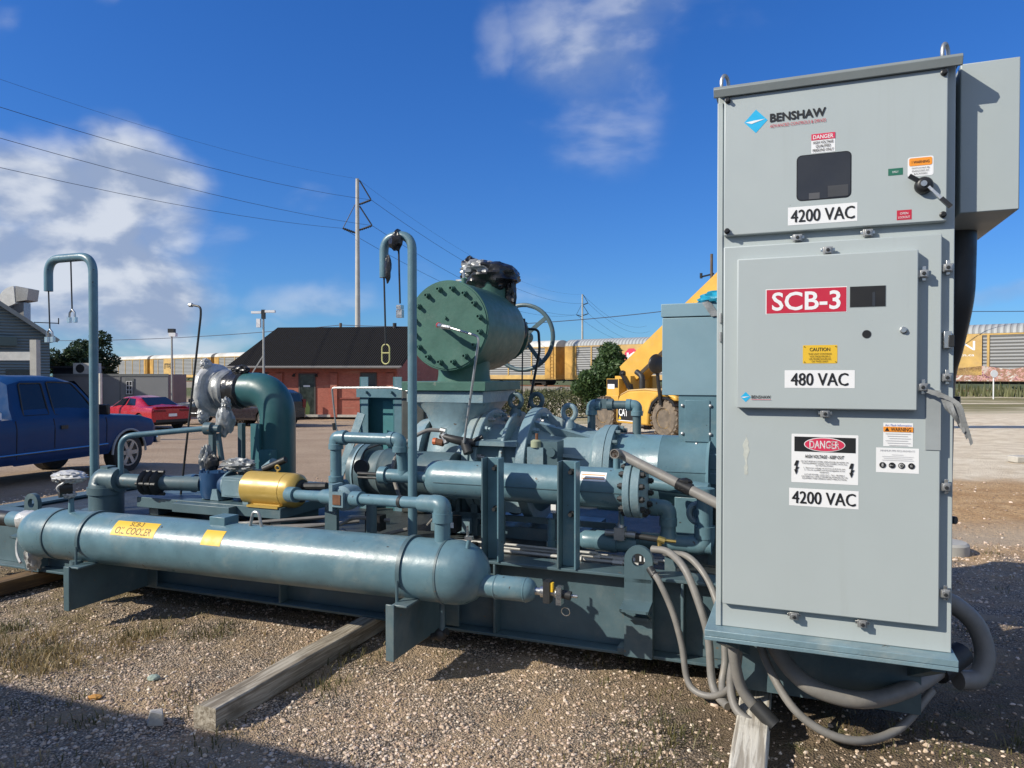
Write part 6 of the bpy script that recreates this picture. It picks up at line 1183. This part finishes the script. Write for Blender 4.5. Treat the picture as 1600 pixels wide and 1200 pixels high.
# blue-grey gabled shed at the left
SIDING = slat_mat('blue_siding', (.16, .23, .27), (.09, .13, .155), 2, 38)
sx_, sy_ = -26.6, 42.0; sh_ = wthing('gabled_shed', 'blue-grey boarded shed with a sloping roof behind the blue pickup', 'building', (sx_, sy_, gz(sx_, sy_)), R(42))
m = MB(SIDING); m.prism([(-11, 0), (0, 0), (0, 4.75), (-5.5, 8.7), (-11, 4.75)], 'y', 0, 11); w2 = m.build('wall', sh_)
m = MB(mat('shed_roof', (.06, .065, .07), .6)); m.bar((-5.5, 5.4, 8.8), (.4, 5.4, 4.55), 11.4, .14, (0, 0, 1)); m.bar((-5.5, 5.4, 8.8), (-11.4, 5.4, 4.55), 11.4, .14, (0, 0, 1)); r2 = m.build('roof', sh_)
m = MB(mat('shed_trim', (.2, .23, .23), .6)); m.bar((-5.5, -.36, 8.76), (.38, -.36, 4.53), .06, .22, (0, 0, 1)); m.build('rake_board', r2)
m = MB(mat('vent_white', (.75, .75, .72), .4))      # quarter-round cowl with its outlet box
m.T = Matrix.Translation((-1.3, 1.3, 6.75)) @ Matrix.Rotation(R(-42), 4, 'Z')
m.prism([(.15, -.1)]+[(.15+1.0*math.cos(a), -.1+1.0*math.sin(a)) for a in [R(95+12*k) for k in range(10)]], 'y', -.5, .5); m.use(ZINC); m.prism([(.16, .0), (.16, .9), (.9, .75), (.8, .1)], 'y', -.48, .48); m.box(-.1, .5, -.3, .3, -1.2, -.02); m.T = None; m.build('roof_cowl', r2)
m = MB(DARK); m.bar((-.8, -.3, 5.55), (.4, -.3, 5.55), .05, .05); m.bar((.4, -.3, 5.5), (.4, -.3, 5.85), .05, .05); m.build('antenna', r2)
m = MB(GLASSD); m.box(-2.1, -.7, -.04, -.005, 1.9, 2.9); m.build('window', w2); m = MB(mat('panel_dark_green', (.06, .1, .1), .5)); m.box(-2.9, -1.6, -.3, -.05, 4.2, 4.7); m.build('wall_panel', w2)
gt = wthing('gate_frame', 'pale post and long crossbar standing in front of the blue-grey shed', 'gate frame', (-14.7, 22.5, gz(-14.7, 22.5)))
m = MB(mat('pale_grey_post', (.42, .41, .37), .7)); m.box(-.1, .1, -.1, .1, 0, 3.15); m.build('post', gt); m = MB(mat('pale_bar', (.5, .5, .47), .7)); m.box(-7.5, -.101, -.08, .08, 2.52, 2.78); m.build('crossbar', gt)
m = MB(mat('white_post', (.62, .6, .52), .6)); m.cyl((0, 0, 0), (0, 0, 2.45), .07, n=12); tag(m.build('post', at=(-18.05, 32.0, gz(-18, 32)), frame='w'), 'thin white post just right of the left gooseneck, beside the dark tree', 'post')
# office trailer
TR = mat('trailer_skin_shaded', (.2, .205, .21), .6, 0, .06, .6, streak=(.13, .125, .115), dust=(.26, .26, .25))  # pale skin given a dark grey, standing in for the shed's shade
ot = wthing('office_trailer', 'long flat site trailer, darkened to look shaded, with a small window behind the red sedan', 'trailer', (-25.0, 46.5, gz(-25, 46.5)), R(0))
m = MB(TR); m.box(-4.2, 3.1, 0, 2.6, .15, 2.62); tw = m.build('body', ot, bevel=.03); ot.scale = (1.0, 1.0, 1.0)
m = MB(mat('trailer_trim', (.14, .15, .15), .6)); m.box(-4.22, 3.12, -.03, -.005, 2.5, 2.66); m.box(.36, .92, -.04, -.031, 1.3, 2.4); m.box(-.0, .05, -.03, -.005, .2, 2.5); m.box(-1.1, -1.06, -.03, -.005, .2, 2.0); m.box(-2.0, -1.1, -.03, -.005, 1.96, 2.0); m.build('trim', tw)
m = MB(GLASSD); m.box(.45, .83, -.06, -.041, 1.38, 2.2); m.use(WHITE)
for x in (.45, .63, .81): m.box(x-.015, x+.015, -.07, -.061, 1.38, 2.2)
for z in (1.38, 1.64, 1.9, 2.18): m.box(.45, .83, -.077, -.071, z-.015, z+.015)
m.build('window', tw); m = MB(UNDER); m.box(-3.8, 2.8, .3, 2.2, 0, .149); m.build('chassis', ot)
m = MB(mat('aircon_white', (.5, .5, .47), .5)); m.box(-3.15, -1.9, .3, 1.3, 2.63, 3.35); m.use(DARK); m.lathe((-2.7, .3, 3.0), (0, -1, 0), [(0, .28), (.01, .28), (.01, 0)], 20); m.build('air_conditioner', ot, bevel=.03)
m = MB(mat('dark_shed', (.02, .022, .024), .5)); m.box(-.85, .85, 0, 3, 0, 3.05); m.use(DARK); m.box(-1.0, 1.0, -.2, 3.2, 3.051, 3.2)
tag(m.build('storage_shed', at=(-30.6, 50, gz(-30, 50)), frame='w'), 'low black flat-topped shed under the dark tree at the left', 'shed')
# the workshop behind the photographer whose eave shades the nearest gravel
ws = wthing('metal_workshop', 'plain pale metal workshop standing behind the camera, its shadow lying across the nearest gravel', 'building', (0, 0, 0))
m = MB(mat('workshop_steel', (.5, .48, .43), .5)); a_ = W(-9, -4.55); b_ = W(-.35, -4.55); c_ = W(-.35, -10.5); d_ = W(-9, -10.5)
hh = 2.95; vs = [(*p, z) for z in (0, hh) for p in (a_, b_, c_, d_)]; m.add(vs, [(0, 1, 5, 4), (1, 2, 6, 5), (2, 3, 7, 6), (3, 0, 4, 7), (4, 5, 6, 7)]); m.build('wall', ws)
m = MB(ROOFP); e0, e1 = W(-9.2, -4.45), W(-.25, -4.45); f0, f1 = W(-9.2, -7.5), W(-.25, -7.5); g0, g1 = W(-9.2, -10.7), W(-.25, -10.7)
m.add([(*e0, 2.96), (*e1, 2.96), (*f1, 3.8), (*f0, 3.8), (*g1, 2.96), (*g0, 2.96)], [(0, 1, 2, 3), (3, 2, 4, 5), (1, 4, 2), (0, 3, 5), (0, 1, 4, 5)]); m.build('roof', ws)

# ================================================================== POLES AND WIRES
POLE = mat('pole_concrete', (.46, .44, .4), .8, 0, .12, 1)
POLEW = mat('pole_wood', (.12, .09, .065), .85, 0, .2, 1.5)
GALV = mat('pole_galvanised', (.36, .36, .34), .5, .4, .1)
def power_pole(x, y, zt, label, n=3, zb=-1.5, r=.34):
    t = wthing('power_pole', label, 'power pole', (x, y, zb), 0, 'tall power poles')
    m = MB(POLE); m.cyl((0, 0, 0), (0, 0, zt-zb), r, r*.55, 20); m.build('mast', t)
    for dx, z in ((1.5, zt-2.3), (1.6, zt-5.1), (-1.6, zt-5.4)):
        m = MB(DARK); s_ = 1 if dx > 0 else -1
        m.cyl((s_*.2, 0, z-zb-.5), (dx, 0, z-zb), .1, n=8)
        m.cyl((s_*.25, 0, z-zb+2.1 if dx > 0 else z-zb+2.6), (dx*.98, 0, z-zb+.05), .045 if dx < 0 else .075, n=8)
        for k in range(5): m.cyl((s_*.2+(dx-s_*.2)*(.2+.15*k), 0, z-zb-.5+.5*(.2+.15*k)-.02), (s_*.2+(dx-s_*.2)*(.25+.15*k), 0, z-zb-.5+.5*(.25+.15*k)), .14, n=8)
        m.build('insulator', t)
    return t
P1 = (-16.9, 80, 23.0); P2 = (18.6, 193, 22.8); P0_ = (-52.5, -35, 23.5)
power_pole(*P1, 'tall pale power pole rising behind the brick building'); power_pole(*P2, 'distant tall power pole right of the handwheel')
WIRE = mat('wire', (.05, .06, .09), .6)
def wire(a, b, sag, label, r=.02, n=28, cat='power line', group='overhead power lines'):
    a, b = Vector(a), Vector(b); m = MB(WIRE); m.tube([a.lerp(b, i/n)-Vector((0, 0, 4*sag*(i/n)*(1-i/n))) for i in range(n+1)], r, 5)
    mid = a; m2 = m.build('power_line', smooth=80); tag(m2, label, cat, group)
for dx, dz, sg, lb in ((0, 0, 5.5, 'topmost'), (1.5, -2.3, 5.2, 'second highest'), (1.6, -5.1, 4.0, 'second lowest'), (-1.6, -5.4, 4.6, 'lowest')):
    wire((P1[0]+dx, P1[1], P1[2]+dz), (P0_[0]+dx, P0_[1], P0_[2]+dz), sg, lb+' of the wires running from the pale power pole to the upper left', .009 if dz == 0 else .017)
    wire((P1[0]+dx, P1[1], P1[2]+dz), (P2[0]+dx, P2[1], P2[2]+dz), 3.5, lb+' of the wires running from the pale power pole down to the distant pole', .012 if dz == 0 else .022)
    wire((P2[0]+dx, P2[1], P2[2]+dz), (P2[0]+dx+40, P2[1]+125, P2[2]+dz), 3.5, lb+' of the faint wires leading right from the distant pole', .03)
t = wthing('wooden_pole', 'brown wooden utility pole with a dark crossarm showing behind the raised yellow boom', 'utility pole', (17.2, 63, -.6)); m = MB(POLEW); m.cyl((0, 0, 0), (0, 0, 12.6), .17, .12, 12); m.build('mast', t); m = MB(DARK); m.bar((-1.0, 0, 10.6), (.2, 0, 10.9), .14, .14); m.cyl((-.9, 0, 10.5), (-.9, 0, 10.95), .12, n=8); m.build('crossarm', t)
t = wthing('wooden_pole', 'short dark utility pole top showing just above the brick building ridge', 'utility pole', (-17.6, 75, -1.2)); m = MB(POLEW); m.cyl((0, 0, 0), (0, 0, 8.1), .17, .14, 12); m.build('mast', t)
a1, b1, c1 = (-60, 92, 5.9), (-17.6, 75, 6.7), (17.2, 63, 7.6)
wire(a1, b1, .5, 'low cable running left from the dark pole behind the brick building', .035); wire(b1, c1, .8, 'low cable between the short dark pole and the wooden pole by the boom', .035); wire(c1, (75, 58, 8.2), 1.0, 'low cable seen right of the grey cabinet above the railcar', .03)
wire((-5, 150, 9), (-40, 140, 7), .5, 'faint far cable above the left railcars', .03)
def lamp_pole(x, y, ztop, label, kind):
    z0 = gz(x, y); t = wthing('light_pole', label, 'light pole', (x, y, z0)); H = ztop-z0
    m = MB(GALV); m.cyl((0, 0, 0), (0, 0, H), .07, .05, 12); m.build('mast', t)
    if kind == 'flood': m = MB(DARK); m.box(-.18, .18, -.15, .15, H-.02, H+.22); m.use(WHITE); m.box(-.1, .3, -.2, .1, H-.25, H-.03); m.build('lamp_head', t)
    else:
        m = MB(WHITE); m.box(-.62, -.1, -.1, .1, H-.02, H+.1); m.box(.1, .62, -.1, .1, H+.03, H+.15); m.box(-.35, -.15, -.1, .1, H-.75, H-.3); m.build('camera_head', t); m = MB(DARK); m.box(-.09, .09, -.09, .09, H-.3, H+.18); m.build('bracket', t)
        m = MB(GALV); m.bar((0, 0, H*.62), (-.95, 0, H*.36), .06, .06); m.build('stay', t)
lamp_pole(-20.5, 44, 4.15, 'slim floodlight pole above the site trailer', 'flood')
lamp_pole(-13.1, 38.5, 4.85, 'slim pole with white camera heads in front of the brick building', 'cam')
m = MB(WHITE); m.cyl((0, 0, 0), (0, 0, 1.6), .04, n=8); m.lathe((0, -.05, 1.75), (0, -1, 0), [(0, .25), (.03, .25), (.03, 0)], 20); tag(m.build('marker_post', at=(33.0, 50, gz(33, 50)), frame='w'), 'thin white marker post in the grass before the CN railcar', 'marker post')

# ================================================================== TREES, HEDGE, GRASS, STONES
def leaf_mat(name, c0, c1):
    m = bpy.data.materials.new(name); m.use_nodes = True; t = NT(m.node_tree); b = t.n['Principled BSDF']
    g = t.new('ShaderNodeNewGeometry'); c = t.mix(g.outputs['Random Per Island'], c0, c1); t.l.new(c, b.inputs['Base Color']); b.inputs['Roughness'].default_value = .55
    b.inputs['Subsurface Weight'].default_value = 0; tr = t.new('ShaderNodeBsdfTranslucent'); t.l.new(c, tr.inputs[0]); mx = t.new('ShaderNodeMixShader'); mx.inputs[0].default_value = .25; t.l.new(b.outputs[0], mx.inputs[1]); t.l.new(tr.outputs[0], mx.inputs[2]); t.l.new(mx.outputs[0], t.n['Material Output'].inputs[0]); return m
LEAF1 = leaf_mat('leaves_green', (.03, .07, .02), (.1, .16, .05)); LEAF2 = leaf_mat('leaves_dark', (.018, .042, .018), (.055, .09, .035)); LEAFD = leaf_mat('leaves_olive', (.06, .08, .03), (.17, .18, .08))
def leaves(mb, rng, c, rx, ry, rz, n, size, hollow=.45):
    for _ in range(n):
        while True:
            p = Vector((rng.uniform(-1, 1), rng.uniform(-1, 1), rng.uniform(-1, 1)))
            if hollow < p.length < 1: break
        q = Vector((c[0]+p.x*rx, c[1]+p.y*ry, c[2]+p.z*rz)); d = Vector((rng.gauss(0, 1), rng.gauss(0, 1), rng.gauss(.2, .8))).normalized(); e = d.cross(Vector((rng.gauss(0, 1), rng.gauss(0, 1), rng.gauss(0, 1)))).normalized()
        s_ = size*rng.uniform(.6, 1.4); mb.quad(q-d*s_, q+e*s_*.42-d*s_*.1, q+d*s_, q-e*s_*.42+d*s_*.1)
def tree(label, x, y, h, spread, seed, lm, n=260, size=.11, trunk=1.2):
    rng = random.Random(seed); z0 = gz(x, y); t = wthing('tree', label, 'tree', (x, y, z0)); m = MB(POLEW); tips = []
    m.tube([(0, 0, 0), (.05, 0, trunk*.6), (0, .05, trunk)], [.16, .13, .11], 8)
    for k in range(13):
        a = k*2.4+rng.uniform(-.4, .4); e = rng.uniform(.25, 1.35); L = h*.62*rng.uniform(.6, 1.05); d = Vector((math.cos(a)*math.cos(e)*spread, math.sin(a)*math.cos(e)*spread, math.sin(e)))
        b = Vector((0, 0, trunk)); p = [b, b+d*L*.4+Vector((0, 0, .1)), b+d*L*.75+Vector((rng.uniform(-.2, .2), rng.uniform(-.2, .2), .2)), b+d*L]; m.tube(p, [.07, .05, .03, .01], 6); tips += [(p[3], .42), (p[2], .55), (p[1], .6)]
    m.build('trunk', t); m = MB(lm)
    for p, r in tips:
        r *= h/4.5*rng.uniform(.75, 1.25); leaves(m, rng, p, r*1.2, r*1.2, r*.95, n, size, .2)
    m.build('crown', t, smooth=0)
tree('leafy green tree standing by the hedge left of the yellow telehandler', 5.35, 42, 5.1, .52, 3, LEAF1, 420, .12, .8)
tree('dark spreading tree right of the blue-grey shed', -31.2, 53, 6.2, .72, 5, LEAF2, 460, .13, 2.0)
tree('round dark tree top showing just over the brick building roof', -11.0, 70, 6.7, .8, 8, LEAF2, 130, .2, 2.4)
# low far trees behind the railway
m = MB(LEAF2); rng = random.Random(4)
for k in range(60):
    s = -40+6.5*k; q = TA+TD*s-TN*26; leaves(m, rng, (q.x, q.y, 3.3+rng.uniform(-.6, .8)), 5, 4, 3.2, 110, .4, .3)
tag(m.build('far_woods', smooth=0), 'low dark woods along the skyline behind the railway', 'woods', kind='stuff')
# hedge
hg = MB(LEAFD); rng = random.Random(12)
for k in range(34):
    x = -3.4+.36*k+rng.uniform(-.15, .15); z = gz(x, 42.5); leaves(hg, rng, (x, 42.6+rng.uniform(-.3, .3), z+.85+rng.uniform(-.12, .16)), .62, .7, .85, 420, .075, .35)
ho = hg.build('hedge', smooth=0); tag(ho, 'long clipped olive-green hedge between the handwheel and the telehandler', 'hedge')
# weeds along the railway at the right
wd = MB(leaf_mat('weeds', (.06, .075, .025), (.2, .2, .09))); rng = random.Random(6)
for k in range(5200):
    s = rng.uniform(-25, 60); o = rng.uniform(4.2, 9.5); q = TA+TD*s+TN*(-o if TN.y > 0 else o); z = gz(q.x, q.y)+max(0, (6-o)*.25)*1.0
    hgt = rng.uniform(.3, .9); a = rng.uniform(0, 6.28); dx, dy = .09*math.cos(a), .09*math.sin(a); wd.quad((q.x-dx, q.y-dy, z-.1), (q.x+dx, q.y+dy, z-.1), (q.x+rng.uniform(-.15, .15), q.y, z+hgt))
tag(wd.build('weeds', smooth=0), kind='stuff', label='rough weeds along the foot of the railway embankment', cat='weeds')

# gravel stones near the camera: many small stones as one object
STONE = bpy.data.materials.new('gravel_stone'); STONE.use_nodes = True; t_ = NT(STONE.node_tree); g_ = t_.new('ShaderNodeNewGeometry').outputs['Random Per Island']
cr = t_.new('ShaderNodeValToRGB'); t_.l.new(g_, cr.inputs[0]); el_ = cr.color_ramp.elements; el_[0].color = (.2, .145, .1, 1); el_[1].color = (.74, .65, .52, 1)
for p_, c_ in ((.3, (.42, .3, .215)), (.6, (.6, .47, .345)), (.85, (.7, .55, .44))): e_ = el_.new(p_); e_.color = (*c_, 1)
t_.l.new(cr.outputs[0], t_.n['Principled BSDF'].inputs['Base Color']); t_.n['Principled BSDF'].inputs['Roughness'].default_value = .85
_g = (1+5**.5)/2; OCT = [Vector(q).normalized() for q in ((-1, _g, 0), (1, _g, 0), (-1, -_g, 0), (1, -_g, 0), (0, -1, _g), (0, 1, _g), (0, -1, -_g), (0, 1, -_g), (_g, 0, -1), (_g, 0, 1), (-_g, 0, -1), (-_g, 0, 1))]
OCF = [(0, 11, 5), (0, 5, 1), (0, 1, 7), (0, 7, 10), (0, 10, 11), (1, 5, 9), (5, 11, 4), (11, 10, 2), (10, 7, 6), (7, 1, 8), (3, 9, 4), (3, 4, 2), (3, 2, 6), (3, 6, 8), (3, 8, 9), (4, 9, 5), (2, 4, 11), (6, 2, 10), (8, 6, 7), (9, 8, 1)]
def stones(n, region, smin, smax, seed, keep):
    rng = random.Random(seed); V, F = [], []
    while len(F) < n*20:
        x, y = region(rng)
        if not keep(x, y, rng): continue
        r = smin+(smax-smin)*rng.random()**2.5; a = rng.uniform(0, 6.28); c, s_ = math.cos(a), math.sin(a); z = gh(x, y); b = len(V); fx, fy, fz = rng.uniform(.7, 1.5), rng.uniform(.7, 1.2), rng.uniform(.45, .9)
        for p in OCT:
            px, py, pz = p[0]*fx*rng.uniform(.7, 1.1), p[1]*fy*rng.uniform(.7, 1.1), p[2]*fz; px += rng.uniform(-.16, .16); py += rng.uniform(-.16, .16); pz += rng.uniform(-.12, .12)
            V.append((x+(px*c-py*s_)*r, y+(px*s_+py*c)*r, z+pz*r+r*.15))
        F += [tuple(i+b for i in f) for f in OCF]
    return V, F
def reg(rng):
    y = 2.55+4.6*rng.random()**1.6; k = rng.uniform(-.74, .72); return k*y, y
def keep(x, y, rng):
    m_ = noise.noise(Vector((x*1.3, y*1.3, 2)))+.5*noise.noise(Vector((x*4, y*4, 7)))
    pr = .62+.9*m_
    if x > .7 and y < 4.5: pr *= .22
    if x < -1.3: pr *= .75
    return rng.random() < pr
V1, F1 = stones(30000, reg, .0038, .012, 21, keep); st = MB(STONE); st.add(V1, F1)
V1, F1 = stones(520, reg, .009, .017, 22, lambda x, y, r: True); st.add(V1, F1)
V1, F1 = stones(600, lambda r: (r.uniform(2.4, 7.5), r.uniform(5.2, 11.5)), .005, .022, 23, lambda x, y, r: x < .72*y); st.add(V1, F1)
V1, F1 = stones(5000, lambda r: (r.uniform(-7, 1.5), r.uniform(6.0, 12.5)), .005, .02, 24, lambda x, y, r: True); st.add(V1, F1)
tag(st.build('gravel', smooth=0), 'loose pale gravel stones scattered over the ground before the skid', 'gravel', kind='stuff')
# grass: short tufts, dry and green
GR = leaf_mat('grass_blades', (.06, .065, .02), (.2, .17, .07)); GD = leaf_mat('dry_grass', (.24, .17, .07), (.42, .32, .16))
def tufts(mb, spots, rng):
    for x, y, n, hgt, sp in spots:
        for _ in range(n):
            px, py = x+rng.gauss(0, sp), y+rng.gauss(0, sp); z = gh(px, py)-.004; a = rng.uniform(0, 6.28); L = hgt*rng.uniform(.4, 1.1); w_ = .0022*rng.uniform(.8, 1.6); lean = rng.uniform(.2, 1.1)*L; dx, dy = math.cos(a), math.sin(a)
            p0, p1, p2 = Vector((px, py, z)), Vector((px+dx*lean*.35, py+dy*lean*.35, z+L*.65)), Vector((px+dx*lean, py+dy*lean, z+L*.9)); s_ = Vector((-dy, dx, 0))*w_
            mb.add([p0-s_, p0+s_, p1+s_*.8, p1-s_*.8, p2], [(0, 1, 2, 3), (3, 2, 4)])
rng = random.Random(33); gs, ds = [], []
for k in range(420):
    x, y = reg(rng); mm = noise.noise(Vector((x*1.1, y*1.1, 9)))
    if mm+rng.uniform(-.1, .1) > (.0 if (x < -1.2 or x > .3) else .3): gs.append((x, y, 16, .05, .05))
for (u, v, n) in ((-3.3, -1.0, 60), (-3.9, -.75, 60), (-3.0, -.5, 50), (-2.6, -.35, 40), (-1.5, -.75, 40), (-1.55, -.4, 30), (-3.5, -1.15, 30), (.3, -.6, 40), (.2, -.9, 40)):
    x, y = W(u, v); gs.append((x, y, n*3, .06, .09))
m = MB(GR); tufts(m, gs, rng); tag(m.build('grass', smooth=0), 'short green and brown grass tufts growing in the gravel', 'grass', kind='stuff')
for (px, py) in ((-2.75, 4.1), (-2.6, 4.25), (-2.95, 4.3), (-2.5, 4.0), (-2.85, 4.5), (-2.3, 4.35)): ds.append((px, py, 130, .075, .09))
for k in range(130):
    x, y = reg(rng); ds.append((x, y, 5, .045, .03))
m = MB(GD); tufts(m, ds, rng); tag(m.build('dry_grass', smooth=0), 'dry straw-coloured grass clumps at the left front', 'grass', kind='stuff')
# a few larger loose things on the ground
m = MB(mat('concrete_lump', (.5, .47, .42), .9, 0, .2, 12, .4, 50)); rng = random.Random(5); m.box(-.034, .034, -.03, .03, -.005, .06); m.v = [(a+rng.uniform(-.008, .008)*(1+k%2), b+rng.uniform(-.008, .008), c+rng.uniform(-.01, .01)) for k, (a, b, c) in enumerate(m.v)]; tag(m.build('concrete_lump', at=(-1.65, 3.36, gh(-1.65, 3.36)), rz=.3, frame='w', smooth=0, bevel=.004), 'pale broken lump of concrete on the gravel left of the long timber end', 'rock')
m = MB(mat('verdigris_stone', (.3, .37, .32), .9)); m.crumple((0, 0, .012), .025, 1.2, 1, .6, .2, 2, 72, 10, 7); tag(m.build('green_stone', at=(-1.9, 3.85, gh(-1.9, 3.85)), frame='w', smooth=0), 'pale green stone lying in the gravel left of the long timber', 'rock')
m = MB(mat('orange_scrap', (.5, .25, .06), .8)); m.crumple((0, 0, .008), .02, 1.3, 1, .4, .4, 3, 73, 12, 8); tag(m.build('orange_scrap', at=(-2.08, 3.62, gh(-2.08, 3.62)), frame='w', smooth=0), 'small orange scrap lying on the gravel near the shadow edge', 'scrap')
bm_ = MB(mat('concrete_block', (.45, .42, .36), .9)); bm_.box(-.5, .5, -.15, .15, 0, .13); tag(bm_.build('concrete_block', at=(10.45, 14.5, gz(10.4, 14.5)), frame='w', bevel=.02), 'low concrete block on the pale dirt at the right edge', 'concrete block')
bm_ = MB(mat('pier_concrete', (.36, .35, .32), .9)); bm_.lathe((0, 0, -.05), (0, 0, 1), [(0, .17), (.1, .17), (.12, .15), (.12, 0)], 24); x, y = 4.05, 6.75; tag(bm_.build('concrete_pier', at=(x, y, 0), frame='w'), 'low round concrete pad behind the right rear of the cabinet', 'concrete pad')
